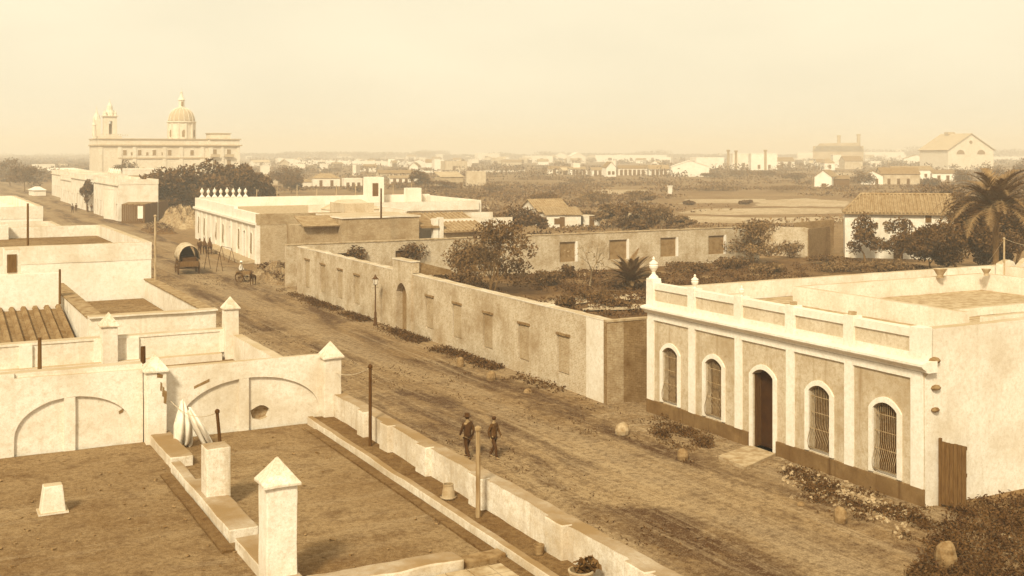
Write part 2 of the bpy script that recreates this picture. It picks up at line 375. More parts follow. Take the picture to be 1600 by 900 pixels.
# ================================================================== THE SETTING: ground, street, patches, haze
def struct(name, mb, mat, **k): return tag(mb.build(name, mat, None, **k), kind='structure')
g = MB(); g.add([(-1450, -55, -.03), (3550, -55, -.03), (3550, 3850, -.03), (-1450, 3850, -.03)], [(0, 1, 2, 3)]); struct('ground', g, 'field_dirt')
def zf(x, y):
    edge = min(1, max(0, (x - 10.5) / 1.0)) * min(1, max(0, (31.0 + .02 * y - x) / 1.2))
    return .012 + .05 * (noise.noise(Vector((x * .35, y * .10, 0))) + .5 * noise.noise(Vector((x * 1.7, y * .35, 4)))) * edge + .03 * edge - .06 * (1 - edge)
st = MB(); strip_grid(st, 9.5, 8, 31, 130, 60, 260, zf); struct('street', st, 'road_dirt', smooth=True)
sf = MB(); sf.add([(9.5, 130, .0), (31.0, 130, .0), (35, 245, .0), (42, 420, .0), (48, 700, .0), (34, 700, .0), (27, 420, .0), (18, 245, .0)], [(0, 1, 2, 3, 4, 5, 6, 7)]); struct('street_far', sf, 'road_dirt')
gg = MB(); strip_grid(gg, 29.9, 46.8, 95, 99, 80, 70, lambda x, y: .02 + .16 * noise.noise(Vector((x * .3, y * .3, 7))) * min(1, (x - 29.9) / 3)); struct('garden_ground', gg, 'garden_dirt', smooth=True)
def patch(name, pts, mat, z, jag=.12, seed=0):
    rng = random.Random(seed); P = [G(*p) for p in pts]; c = sum(P, Vector()) / len(P); out_ = []
    for i in range(len(P)):
        a, b = P[i], P[(i + 1) % len(P)]
        for k in range(8):
            q = a.lerp(b, k / 8); out_.append(c + (q - c) * (1 + rng.uniform(-jag, jag)))
    mb = MB(); mb.add([(q.x, q.y, z) for q in out_], [tuple(range(len(out_)))]); return struct(name, mb, mat)
patch('sand_patch', [(1052, 347), (1180, 349), (1318, 346), (1322, 338), (1200, 340), (1060, 337)], 'sand', -.018, .05, 1)
patch('sand_patch', [(1056, 333), (1150, 336), (1325, 333), (1330, 326), (1230, 325), (1100, 326)], 'sand', -.017, .05, 21)
patch('sand_patch', [(1180, 322), (1335, 323), (1320, 314), (1260, 310), (1190, 313)], 'sand', -.016, .08, 22)
patch('sand_patch', [(1060, 318), (1200, 316), (1190, 311), (1075, 311)], 'sand', -.010, .1, 2)
patch('sand_patch', [(920, 303), (1000, 305), (1010, 297), (930, 296)], 'sand', -.014, .1, 3)
patch('sand_patch', [(930, 333), (990, 338), (985, 326), (935, 326)], 'sand', -.012, .1, 4)
patch('sand_patch', [(1345, 356), (1600, 360), (1600, 342), (1350, 340)], 'sand', -.013, .1, 5)
patch('sand_patch', [(700, 344), (780, 350), (760, 318), (715, 316)], 'sand', -.011, .08, 6)
patch('sand_patch', [(1290, 275), (1420, 278), (1440, 272), (1300, 270)], 'sand', -.013, .2, 8)
patch('pale_path', [(820, 476), (870, 482), (925, 474), (1005, 470), (1000, 462), (900, 464)], 'sand', .135, .12, 9)
patch('pale_path', [(905, 488), (1000, 486), (1010, 478), (925, 478)], 'sand', .140, .12, 10)
hz = MB(); hz.box(-1500, -60, -1.2, 3600, 3900, 46)
m = bpy.data.materials.new('haze_air'); m.use_nodes = True; t_ = m.node_tree; t_.nodes.clear()
v_ = t_.nodes.new('ShaderNodeVolumePrincipled'); o_ = t_.nodes.new('ShaderNodeOutputMaterial'); t_.links.new(v_.outputs[0], o_.inputs['Volume'])
v_.inputs['Color'].default_value = (1.0, .97, .90, 1); v_.inputs['Density'].default_value = .00075; v_.inputs['Anisotropy'].default_value = .2
hz.build('haze', m); tag(bpy.data.objects['haze'], kind='stuff')

# ================================================================== NEAR ROOF TERRACE (we look down on it)
ZT = 4.6; XP0, XP1 = 10.40, 10.75
def pyramid_pillar(parent, x, y, z0, zc, zt, w_, label=None, mat='whitewash', lean=0):
    M = Matrix.Translation((x, y, 0)) @ Matrix.Rotation(lean, 4, 'Z'); h = w_ / 2
    mb = MB(M); mb.box(-h, -h, z0, h, h, zc); p = mb.build('pillar', mat, parent, rough=(.12, .02), bevel=.022)
    if label: p['label'] = label
    c = MB(M); k = h + .055
    c.add([(-k, -k, zc), (k, -k, zc), (k, k, zc), (-k, k, zc), (-k, -k, zc + .05), (k, -k, zc + .05), (k, k, zc + .05), (-k, k, zc + .05), (0, 0, zt)],
          [(0, 3, 2, 1), (0, 1, 5, 4), (1, 2, 6, 5), (2, 3, 7, 6), (3, 0, 4, 7), (4, 5, 8), (5, 6, 8), (6, 7, 8), (7, 4, 8)])
    c.build('pyramid_cap', 'whitewash_rough', p, rough=(.10, .026), bevel=.012); return p
th = thing('terrace_house', (5, 18, 0), 'white house whose brown roof terrace fills the lower left beside the street', 'house')
b = MB(); b.box(-14, 5, 0, XP1 - .02, 44.0, ZT - .12); b.build('walls', 'whitewash', th)
b = MB(); strip_grid(b, -14, 5, XP0 + .1, 30.3, 50, 50, lambda x, y: ZT + .012 * noise.noise(Vector((x, y, 0)))); b.build('roof_deck', 'deck_tar_near', th, smooth=True)
b = MB(); b.box(-14, 30.7, ZT - .1, XP0 + .1, 41.1, ZT); b.build('roof_deck', 'deck_tar', th)
# street parapet with its piers
b = MB(); b.box(XP0, 6, ZT - .1, XP1, 30.25, 5.38); b.build('parapet', 'whitewash_rough', th, rough=(.22, .035))
b = MB(); b.box(XP0, 31.0, ZT - .1, XP1, 41.0, 5.45); b.build('parapet', 'whitewash', th, rough=(.4, .02))
for px, wd in ((568, .42), (607, .5), (666, .55), (753, .6), (880, .62), (1010, .6)):
    y = YatX(px, XP0 - .1); b = MB(); b.box(XP0 - .13, y, ZT - .05, XP0 + .1, y + wd, 5.41); b.build('pier', 'whitewash_rough', th, rough=(.15, .025), bevel=.03)
b = MB(); b.box(9.86, 6, ZT - .05, XP0 + .05, 30.2, ZT + .17); b.build('walkway', 'walk_dirt', th, rough=(.3, .02))
b = MB(); b.box(9.70, 6, ZT - .05, 9.86, 30.2, ZT + .20); b.build('kerb', 'whitewash_rough', th, rough=(.2, .022), bevel=.02)
b = MB(); b.box(9.45, 6, ZT - .05, 9.69, 29.4, ZT + .045); b.build('gutter', 'walk_dirt', th, rough=(.3, .01))
# low dividing wall in three lengths, with the square block on it
def lowwall(x0, y0, x1, y1, h, lab):
    b = MB(); b.box(x0, y0, ZT - .05, x1, y1, ZT + h); o = b.build('low_wall', 'whitewash_rough', th, rough=(.16, .022), bevel=.03); o['label'] = lab
lowwall(5.52, 27.5, 6.05, 30.2, .24, 'low white kerb wall with a dark top running from the middle pillar')
lowwall(5.47, 25.6, 5.70, 27.2, .22, 'narrow low kerb before the square block')
lowwall(5.45, 21.7, 6.02, 25.55, .24, 'low wall that carries the square block')
lowwall(5.45, 14.5, 5.98, 21.3, .22, 'low wall under the near pillar')
b = MB(); b.box(5.18, 21.2, ZT - .05, 5.42, 26.9, ZT + .05); b.build('gutter', 'walk_dirt', th, rough=(.3, .012))
b = MB(); b.box(5.55, 23.98, ZT + .2, 6.05, 24.5, 5.84); o = b.build('block', 'whitewash_rough', th, rough=(.12, .018), bevel=.03); o['label'] = 'square whitewashed block on the low wall'
b = MB(); b.box(6.0, 18.35, ZT - .05, 8.75, 18.85, ZT + .22); o = b.build('low_wall', 'whitewash_rough', th, rough=(.13, .05), bevel=.04); o['label'] = 'crumbling low wall across the terrace beside the near pillar'
b = MB(); b.box(8.76, 18.45, ZT - .05, 9.66, 18.8, ZT + .13); b.build('low_wall', 'stone', th, rough=(.13, .05), bevel=.03)
b = MB()
rng = random.Random(5)
for i in range(6):
    for j in range(5):
        x, y = 7.1 + i * .42, 16.2 + j * .42; b.box(x, y, ZT, x + .40, y + .40, ZT + .035 + rng.random() * .012)
b.build('paving', 'pale_stone', th)
pyramid_pillar(th, 5.66, 19.25, ZT - .05, 6.33, 6.80, .53, 'nearest pyramid-capped white pillar, alone in front')
# ---- the party wall with two blind arches
pw = thing('arched_party_wall', (5, 30.3, ZT), 'white wall with two broad blind arches closing the near roof terrace', 'wall')
Y0 = 30.3
def archwall(x0, x1, z0, z1, a, b_, zsp, rise, ztop2, lab, hole=None):
    """front skin 0.14 thick with an elliptical recess, over a back skin"""
    n = 28; P = []
    for i in range(n + 1):
        t = math.pi * i / n; P.append(((a + b_) / 2 - (b_ - a) / 2 * math.cos(t), zsp + rise * math.sin(t)))
    mb = MB(); V = (0, 0, 1); U = (1, 0, 0); N = (0, 1, 0); O = (0, Y0, 0)
    mb.prism([(x0, z0), (a, z0), (a, z1), (x0, z1)], O, U, V, N, .075); mb.prism([(b_, z0), (x1, z0), (x1, ztop2), (b_, ztop2)], O, U, V, N, .075)
    tz = lambda x: z1 + (ztop2 - z1) * (x - x0) / (x1 - x0)
    for i in range(n):
        p, q = P[i], P[i + 1]; mb.prism([p, q, (q[0], tz(q[0])), (p[0], tz(p[0]))], O, U, V, N, .075)
    o = mb.build('wall_face', 'whitewash', pw, rough=(.3, .014)); o['label'] = lab
    bb = MB(); xs = [x0, x1] if not hole else [x0, hole[0], hole[1], x1]
    if hole:
        bb.box(x0, Y0 + .075, z0, hole[0], Y0 + .42, z1 - .02); bb.box(hole[1], Y0 + .075, z0, x1, Y0 + .42, z1 - .02)
        bb.box(hole[0], Y0 + .075, z0, hole[1], Y0 + .42, hole[2]); bb.box(hole[0], Y0 + .075, hole[3], hole[1], Y0 + .42, z1 - .02)
        rng = random.Random(3); cx, cz = (hole[0] + hole[1]) / 2, (hole[2] + hole[3]) / 2; m_ = 16; inner = []; outer = []
        for k in range(m_):
            t = 2 * math.pi * k / m_; rr = rng.uniform(.84, 1.02); inner.append((cx + (hole[1] - hole[0]) * .5 * rr * math.cos(t), cz + (hole[3] - hole[2]) * .5 * rr * math.sin(t)))
            s = 1.0 / max(abs(math.cos(t)), abs(math.sin(t))); outer.append((cx + (hole[1] - hole[0]) * .5 * s * math.cos(t), cz + (hole[3] - hole[2]) * .5 * s * math.sin(t)))
        for k in range(m_): bb.prism([inner[k], outer[k], outer[(k+1) % m_], inner[(k+1) % m_]], (0, Y0 + .076, 0), U, V, N, .28)
    else: bb.box(x0, Y0 + .075, z0, x1, Y0 + .42, z1 - .02)
    bb.build('wall_back', 'whitewash', pw, rough=(.35, .012))
XL = lambda px: XatY(px, Y0)
archwall(5.95, 10.35, ZT - .03, 6.42, XL(283), XL(498), 5.02, .97, 6.46, 'arch face on the right with a ragged hole', (XL(391), XL(424), 4.82, 5.22))
archwall(-8, 5.4, ZT - .03, 6.62, XL(22), XL(205), 5.05, .88, 6.46, 'arch face on the left, washed pale')
b = MB(); b.box(XL(391) - .1, Y0 + .24, 4.75, XL(424) + .1, Y0 + .30, 5.3)
b.build('hole_brickwork', 'rubble_brick', pw)
for px, zt_ in ((381, 5.98), (109, 5.92)):
    x = XL(px); b = MB(); b.box(x - .13, Y0 - .01, ZT - .02, x + .13, Y0 + .14, zt_); b.build('pilaster', 'whitewash', pw, rough=(.25, .01))
b = MB(); b.prism([(XL(303), 5.83), (XL(327), 5.98), (XL(327), 6.06), (XL(303), 5.90)], (0, Y0 - .008, 0), (1, 0, 0), (0, 0, 1), (0, 1, 0), .02); b.build('bare_patch', 'stone', pw, rough=(.1, .01))
b = MB(); b.prism([(XL(186), 5.43), (XL(194), 5.5), (XL(193), 5.40), (XL(187), 5.36)], (0, Y0 + .065, 0), (1, 0, 0), (0, 0, 1), (0, 1, 0), .02); b.build('bare_patch', 'stone', pw)
pyramid_pillar(pw, 5.68, 30.2, ZT - .05, 6.42, 6.86, .5, 'middle pyramid-capped pillar between the two arches, plaster flaking')
pyramid_pillar(pw, XL(515), 30.25, ZT - .05, 6.36, 6.80, .48, 'pyramid-capped pillar at the street end of the arched wall')
b = MB()   # flaked plaster on the middle pillar
for (x0, z0, x1, z1) in ((.0, 6.28, .14, 6.34), (.08, 5.95, .12, 6.12), (.13, 5.80, .17, 6.0), (.17, 5.62, .235, 5.9)):
    b.prism([(x0, z0), (x1, z0 - .03), (x1 + .015, z1), (x0 + .01, z1 + .05)], (5.68, 29.945, 0), (1, 0, 0), (0, 0, 1), (0, 1, 0), .02)
b.build('flaked_plaster', 'blind_fill', pw)
# ---- second party wall, lower, at Y 41.2
Y1 = 41.2
pw2 = thing('low_party_wall', (5, Y1, ZT), 'low white panelled wall across the second roof terrace', 'wall')
b = MB(); b.box(-10, Y1, ZT - .1, 10.3, Y1 + .4, 5.62); b.build('wall_face', 'whitewash', pw2, rough=(.4, .012))
b = MB(); b.box(-10, Y1 - .35, ZT - .1, 10.0, Y1 - .005, 4.85); b.build('ledge', 'whitewash', pw2, rough=(.4, .012))
for px in (40, 156, 207, 352): x = XatY(px, Y1); b = MB(); b.box(x - .2, Y1 - .09, 4.85, x + .2, Y1 + .05, 5.60); b.build('pilaster', 'whitewash_clean', pw2)
b = MB(); b.box(-10, Y1 - .03, 5.58, 10.3, Y1 + .43, 5.66); b.build('coping', 'whitewash', pw2, rough=(.4, .012))
pyramid_pillar(pw2, 6.2, 41.1, ZT - .05, 6.05, 6.55, .52, 'squat pyramid-capped pillar against the low panelled wall')
pyramid_pillar(pw2, XatY(360, 41.2), 41.2, ZT - .05, 6.36, 6.82, .5, 'pyramid-capped pillar farthest along the street parapet')
# ---- poles on the roofs
def post(px, pt, pb, zb, r, mat, label, leanx=0, cap=True, name='clothesline_post', grp='posts on the roof terraces'):
    p = G(px, pb, zb); dep = p.x * S_ + p.y * C_; h = (pb - pt) * dep / F
    t = thing(name, p, label, 'post', grp); mb = MB(Matrix.Translation(p)); mb.tube([(0, 0, -.03), (leanx * .5, 0, h * .5), (leanx, 0, h - .02)], [r, r * .94, r * .88], 8)
    mb.build('pole', mat, t, smooth=False)
    if cap: c = MB(Matrix.Translation(p)); c.lathe((leanx, 0, h - .02), [(r * .88, 0), (r * 1.35, .01), (r * 1.35, .06), (r * .6, .09)], 8); c.build('cap', mat, t)
    return t, p + Vector((leanx, 0, h))
_, top_a = post(578.5, 574, 697, ZT + .17, .045, 'dark_wood', 'dark iron-brown clothesline post by the far half of the street parapet')
_, top_b = post(747, 671, 809, ZT + .17, .052, 'post_paint', 'pale grey clothesline post standing nearest on the walkway')
_, top_c = post(351, 643, 770, ZT, .04, 'dark_wood', 'thin dark post right behind the square block', -.16)
post(223.5, 540, 566, 6.45, .07, 'dark_wood', 'short stubby dark post on top of the arched wall', cap=False, name='stub_post')
post(62, 526, 576, 6.6, .05, 'shutter_wood', 'slender brown post on the far left of the arched wall', cap=False, name='stub_post')
_, top_f = post(242.5, 338, 472, 5.0, .055, 'pale_wood', 'tall white flagpole on the street-side corner of the second dark roof', name='flagpole')
post(93.5, 420, 474, 5.9, .05, 'shutter_wood', 'slim brown post at the corner of the dark roof', cap=False, name='roof_post')
post(43.5, 317, 417, 6.6, .055, 'shutter_wood', 'tall brown post on the pale far left roof', cap=False, name='roof_post')
t, ptop = post(1569, 373, 436, 5.0, .055, 'pale_wood', 'slim pale pole with guy wires at the back of the street house roof', name='roof_post', grp='posts on the roof terraces')
for q in ((1543, 411), (1600, 384)):
    e = G(q[0], q[1], 5.7) if q[0] < 1590 else ptop + Vector((3.2, 1.0, -.6)); w_ = MB(); w_.tube([ptop, ptop.lerp(e, .5) + Vector((0, 0, -.04)), e], .012, 4); w_.build('guy_wire', 'rope', t)
def rope(a, b_, sag, label, r=.009, n=10, grp='clotheslines'):
    t_ = [Vector(a).lerp(Vector(b_), i / n) + Vector((0, 0, -sag * 4 * (i/n) * (1 - i/n))) for i in range(n + 1)]
    mb = MB(); mb.tube(t_, r, 5); tag(mb.build('clothesline', 'rope'), label, 'clothesline', grp)
rope(top_a, (XL(521), 30.1, 5.95), .12, 'pale line from the dark post to the pillar at the street end')
hook = Vector((5.95, 30.05, 5.85))
rope(top_c, (6.05, 30.05, 5.62), .22, 'pale line from the thin post behind the block to the middle pillar')
# hanging washing: two folds of cloth tied on the line
rng = random.Random(2)
def sheet(P0, W, Hh, twist, label, seed):
    nx, ny = 22, 26; vs = []; fs = []
    for j in range(ny + 1):
        v = j / ny
        for i in range(nx + 1):
            u = i / nx - .5; wv = W * (.22 + .78 * min(1, v * 2.2) ** .8) * (1 if v < .86 else math.sqrt(max(.05, 1 - ((v - .86) / .16) ** 2)))
            fold = .10 * math.sin(u * 16 + seed + v * 1.2) * (.5 + v * .5)
            vs.append((P0[0] + u * wv + twist * v * Hh, P0[1] + fold - .25 * math.sin(math.pi * v) * (1 - 4 * u * u), P0[2] - v * Hh + .06 * math.cos(u * 5)))
    for j in range(ny):
        for i in range(nx): a = j * (nx + 1) + i; fs.append((a, a + 1, a + nx + 2, a + nx + 1))
    return vs, fs
t = thing('hanging_sheet', (6.5, 29.2, ZT), 'bunched white washing hanging on the line before the arched wall', 'laundry')
pA = Vector((XatY(280, 29.3), 29.3, 5.82)); v_, f_ = sheet((pA.x + .08, 29.3, 5.74), .46, 1.12, .02, '', 1); mb = MB(); mb.add(v_, f_); o = mb.build('cloth', 'linen', t, smooth=True)
md = o.modifiers.new('s', 'SOLIDIFY'); md.thickness = .02
v_, f_ = sheet((XatY(296, 29.0), 29.0, 5.60), .24, .95, .52, '', 4); mb = MB(); mb.add(v_, f_); o = mb.build('cloth', 'linen', t, smooth=True)
md = o.modifiers.new('s', 'SOLIDIFY'); md.thickness = .02
# buckets, pots, the white block
def pot(px, py, z, r0, r1, h, mat, name, label, cat, band=True, n=18):
    p = G(px, py, z); t = thing(name, p, label, cat); mb = MB()
    mb.lathe(p, [(r0 * .3, 0), (r0, 0), (r1, h), (r1 * 1.06, h + .01), (r1 * 1.06, h + .035), (r1 * .9, h + .035), (r0 * .85, .04), (.02, .04)], n, cap=False); mb.build('body', mat, t, smooth=False)
    if band: b2 = MB(); b2.lathe(p, [(r0 * 1.10, .01), (r0 * 1.14, .03), (r0 * 1.10, .05)], n, cap=False); b2.build('foot_band', mat, t)
    return t, p
pot(700.5, 778, ZT + .18, .15, .105, .26, 'pale_stone', 'upturned_bucket', 'grey upturned bucket on the walkway between the two clothesline posts', 'bucket')
pot(842, 866, ZT + .18, .07, .095, .14, 'stone', 'clay_pot', 'small clay pot at the foot of the parapet pier', 'pot')
t, p = pot(908, 916, ZT + .18, .15, .21, .24, 'pale_stone', 'planter', 'white planter with a small dark plant at the bottom edge', 'planter')
rng = random.Random(8); f = MB(); leaves(f, rng, (p.x + .12, p.y, p.z + .33), (.24, .2, .12), 160, .06); f.build('plant', 'leaf_dark', t)
p = G(82, 799, ZT); t = thing('whitewashed_plinth', p, 'small tapering white plinth alone on the terrace floor', 'plinth'); mb = MB(Matrix.Translation(p))
mb.add([(-.25, -.2, 0), (.25, -.2, 0), (.25, .2, 0), (-.25, .2, 0), (-.18, -.14, .56), (.18, -.14, .56), (.18, .14, .56), (-.18, .14, .56)], [(0,3,2,1),(4,5,6,7),(0,1,5,4),(1,2,6,5),(2,3,7,6),(3,0,4,7)]); mb.build('body', 'whitewash', t, rough=(.1, .015), bevel=.02)
b = MB(Matrix.Translation(p)); b.box(-.29, -.24, 0, .29, .24, .035); b.build('foot', 'whitewash', t)

# ================================================================== LEFT ROW OF ROOFS BEYOND
def ring(mb, x0, y0, x1, y1, z0, z1, t): # parapet ring
    mb.box(x0, y0, z0, x1, y0 + t, z1); mb.box(x0, y1 - t, z0, x1, y1, z1); mb.box(x0, y0 + t, z0, x0 + t, y1 - t, z1); mb.box(x1 - t, y0 + t, z0, x1, y1 - t, z1)
h = thing('flat_roof_house', (8, 49, 0), 'white house with a dark flat roof and broad tiled copings, just beyond the roof terraces', 'house')
b = MB(); b.box(5.95, 44.1, 0, 10.4, 56.0, 5.0); b.build('walls', 'whitewash', h)
b = MB(); b.box(6.5, 44.5, 5.0, 10.0, 56.0, 5.1); b.build('roof_deck', 'deck_tar', h)
b = MB(); b.box(5.9, 43.6, 4.6, 10.45, 43.95, 6.0); b.box(5.9, 43.95, 4.6, 6.3, 55.95, 5.95); b.box(10.05, 43.95, 4.6, 10.45, 55.95, 5.95); b.build('parapet', 'whitewash', h, rough=(.5, .02))
b = MB(); rng = random.Random(4)
for i in range(34):
    y = 43.95 + i * .352; b.box(10.0, y, 5.97, 10.5, y + .33, 6.02 + rng.random() * .015)
b.build('tiled_coping', 'coping', h); b = MB()
for i in range(34): y = 43.95 + i * .352; b.box(5.86, y, 5.97, 6.46, y + .33, 6.02 + rng.random() * .015)
b.build('tiled_coping', 'coping', h)
b = MB(); b.box(5.9, 43.5, 6.01, 10.5, 44.0, 6.07); b.build('coping', 'whitewash', h, rough=(.4, .015))
h = thing('tall_box_house', (6, 63, 0), 'tall plain white box of a house with a big blank wall facing us', 'house')
b = MB(); b.box(.2, 56.2, 0, 10.4, 71, 7.0); b.build('walls', 'whitewash_clean', h)
b = MB(); b.box(.6, 56.6, 7.0, 10.0, 70.6, 7.1); b.build('roof_deck', 'deck_tar', h)
b = MB(); ring(b, .18, 56.18, 10.42, 71.02, 6.9, 7.72, .35); b.build('parapet', 'whitewash', h, rough=(.6, .02))
b = MB(); b.box(1.6, 62, 7.1, 2.6, 66, 8.3); b.build('stair_head', 'whitewash_clean', h, rough=(.5, .02)); b = MB(); b.box(4.0, 69.9, 7.1, 5.2, 70.6, 7.9); b.build('chimney_block', 'whitewash_clean', h, rough=(.5, .02))
h = thing('tile_roof_house', (0, 50, 0), 'low house with a ribbed tile roof behind the left arch', 'house')
x0, x1 = -6, 5.6
b = MB(); b.box(x0, 45, 0, x1, 56.1, 4.3); b.build('walls', 'whitewash', h)
b = MB(); b.add([(x0, 44.6, 4.62), (x1 + .1, 44.6, 4.62), (x1 + .1, 50.6, 5.55), (x0, 50.6, 5.55), (x0, 44.6, 4.3), (x1 + .1, 44.6, 4.3), (x1 + .1, 50.6, 4.3), (x0, 50.6, 4.3)], [(0,1,2,3),(4,7,6,5),(0,4,5,1),(1,5,6,2),(2,6,7,3),(3,7,4,0)])
k = x0
while k < x1: b.tube([(k + .2, 44.5, 4.68), (k + .2, 50.6, 5.62)], .12, 6); k += .44
b.build('roof', 'roof_tile_dark', h)
b = MB(); b.box(x0, 50.6, 4.3, x1 + .1, 51.0, 7.0); b.box(x0, 51, 4.3, 1.5, 56, 6.4); b.build('upper_wall', 'whitewash_clean', h, rough=(.6, .02))
b = MB(); xx = XatY(21, 51.2); b.box(XatY(8, 51.2), 50.9, 7.0, XatY(32, 51.2), 52.5, 8.0); b.build('roof_hut', 'whitewash', h)
b = MB(); b.box(XatY(11, 50.88), 50.86, 7.08, XatY(26, 50.88), 50.90, 7.82); b.build('shutter', 'shutter_wood', h)
h = thing('long_white_house', (5, 84, 0), 'long low white house beside the street beyond the tall box', 'house')
b = MB(); b.box(-8, 71.1, 0, 10.4, 98, 5.6); b.build('walls', 'whitewash_clean', h)
b = MB(); ring(b, -8.02, 71.08, 10.42, 98.02, 5.5, 6.5, .35); b.build('parapet', 'whitewash', h, rough=(.8, .03))
b = MB(); b.box(-7.6, 71.5, 5.6, 10.0, 97.6, 5.7); b.build('roof_deck', 'deck_tar', h)
h = thing('far_white_house', (5, 120, 0), 'pale white house at the left edge where the street narrows', 'house')
b = MB(); b.box(-6, 102, 0, 10.2, 128, 6.6); b.build('walls', 'whitewash_clean', h); b = MB(); ring(b, -6.02, 101.98, 10.22, 128.02, 6.5, 7.5, .4); b.build('parapet', 'whitewash', h, rough=(1, .03))
h = thing('stepped_wall_house', (5, 150, 0), 'small white house with a stepped end behind the pale row', 'house')
b = MB(); b.box(-4, 132, 0, 12, 165, 5.2); b.build('walls', 'whitewash_clean', h); b = MB(); b.box(-4, 131.9, 5.2, 6, 150, 7); b.box(-4, 150, 5.2, 10, 158, 6.2); b.build('upper_wall', 'whitewash_clean', h)

rng = random.Random(91); b = MB()      # grit and chips lying about on the near roof
for i in range(260):
    x, y = rng.uniform(-2, 9.6), rng.uniform(15, 30); s_ = rng.uniform(.012, .04) * (1.6 if rng.random() < .06 else 1)
    bb = MB(Matrix.Translation((x, y, ZT + .012)) @ Matrix.Rotation(rng.random() * 6, 4, (.2, .3, 1))); bb.box(-s_, -s_ * .7, -s_ * .4, s_, s_ * .7, s_ * .5); o_ = len(b.v); b.v += bb.v; b.f += [tuple(k + o_ for k in f) for f in bb.f]
tag(b.build('grit', 'stone'), kind='stuff')
# ================================================================== STREET HOUSE ON THE RIGHT
XF = 30.4; YB, YA = 27.75, 43.95
rh = thing('street_house', (40, 36, 0), 'long one-storey street house with arched grilled windows, white pilasters and urns on its parapet', 'house')
ZC0, ZC1 = 4.55, 4.9      # cornice
Ys = [YatX(px, XF) for px in (1016, 1082, 1155, 1236, 1328, 1440)]       # pilaster centres, far to near
ops = []; wins = []
for px, kind in ((1048, 'w'), (1116, 'w'), (1193, 'd'), (1281, 'w'), (1384, 'w')):
    y = YatX(px, XF)
    a, b_ = (y - .56, y + .56) if kind == 'w' else (y - .62, y + .62)
    zb, zt = (.68, 2.95) if kind == 'w' else (.10, 3.02)
    ops.append((a - YB, b_ - YB, zb, zt, .27)); wins.append((kind, a, b_, zb, zt, .27))
b = MB(); wall_open(b, (XF, YB, 0), (0, 1, 0), (1, 0, 0), .42, YA - YB, -.05, 4.6, ops); b.build('front_wall', 'grey_render', rh)
b = MB(); b.box(XF + .42, YB - .01, -.05, 55, YB + .42, 6.0); b.box(XF + .02, YB - .01, -.05, XF + .419, YB, 4.6)
b.build('side_wall', 'whitewash', rh, rough=(.6, .025))
b = MB(); b.box(XF + .42, YA - .42, -.05, 54, YA, 4.85); b.box(53.6, YB + .42, -.05, 54, YA - .42, 4.8); b.build('rear_wall', 'whitewash', rh)
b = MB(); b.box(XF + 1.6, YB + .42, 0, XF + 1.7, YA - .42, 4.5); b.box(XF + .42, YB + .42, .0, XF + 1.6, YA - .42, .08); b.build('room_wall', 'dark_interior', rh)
b = MB(); b.box(XF + .42, YB + .42, 4.8, 53.6, YA - .42, 4.9); b.build('roof_deck', 'pale_stone', rh)
# plinth, only between the openings
b = MB(); last = YB - .06
for kind, a, b2, zb, zt, r_ in sorted(wins, key=lambda q: q[1]):
    if kind == 'd': b.box(XF - .10, last, -.08, XF - .002, a - .22, .62); last = b2 + .22
b.box(XF - .10, last, -.08, XF - .002, YA + .02, .62); b.build('plinth', 'plinth', rh, rough=(.25, .025))
# pilasters + pedestals + rails
for i, y in enumerate(Ys):
    wd = .22 if i not in (0, 5) else .26
    if i == 0: y = YA - .22
    if i == 5: y = YB + .27
    b = MB(); b.box(XF - .07, y - wd, .62, XF - .003, y + wd, 4.30); b.build('pilaster', 'whitewash_clean', rh, rough=(.35, .008))
    b = MB(); b.box(XF - .10, y - wd - .02, 4.9, XF + .36, y + wd + .02, 6.06); b.build('pedestal', 'whitewash_clean', rh, rough=(.3, .014))
b = MB(); b.box(XF - .07, YB + .02, 4.30, XF - .002, YA - .01, 4.56); b.build('frieze', 'whitewash_clean', rh, rough=(.5, .008))
b = MB()
b.prism([(0, 4.56), (-.10, 4.58), (-.14, 4.66), (-.26, 4.72), (-.34, 4.80), (-.34, 4.88), (-.10, 4.94), (.4, 4.94), (.4, 4.56)], (XF, YB - .22, 0), (1, 0, 0), (0, 0, 1), (0, 1, 0), YA - YB + .4); b.build('cornice', 'whitewash_clean', rh, rough=(.4, .012))
b = MB(); b.box(XF + .02, YB + .05, 4.94, XF + .26, YA - .02, 5.78); b.build('parapet', 'inset_render', rh)
b = MB(); b.box(XF - .04, YB + .04, 5.70, XF + .34, YA - .01, 5.98); b.box(XF - .03, YB + .04, 4.941, XF + .019, YA - .01, 5.18); b.build('parapet_rail', 'whitewash_clean', rh, rough=(.4, .012))
def urn(parent, x, y, z, s=1.0, ped=True):
    mb = MB()
    if ped: mb.box(x - .24*s, y - .24*s, z, x + .24*s, y + .24*s, z + .12*s); mb.lathe((x, y, z + .12*s), [(.24*s, 0), (.2*s, .08*s), (.12*s, .16*s), (.08*s, .22*s)], 14)
    z2 = z + (.34 * s if ped else 0)
    mb.lathe((x, y, z2), [(.10*s, 0), (.07*s, .05*s), (.09*s, .09*s), (.19*s, .26*s), (.21*s, .36*s), (.17*s, .42*s), (.21*s, .45*s), (.19*s, .50*s), (.10*s, .56*s), (.05*s, .62*s), (.07*s, .67*s), (.04*s, .73*s), (.005, .78*s)], 16)
    return mb.build('urn', 'whitewash_clean', parent, smooth=False)
urn(rh, XF + .13, YA - .22, 6.06, 1.0); urn(rh, XF + .13, Ys[1], 6.06, .78, False); urn(rh, XF + .13, Ys[2], 6.06, .55, False)
for i in (3, 4): mb = MB(); mb.box(XF + .02, Ys[i] - .11, 6.05, XF + .22, Ys[i] + .09, 6.19); o = mb.build('urn_stump', 'pale_stone', rh, rough=(.06, .05))
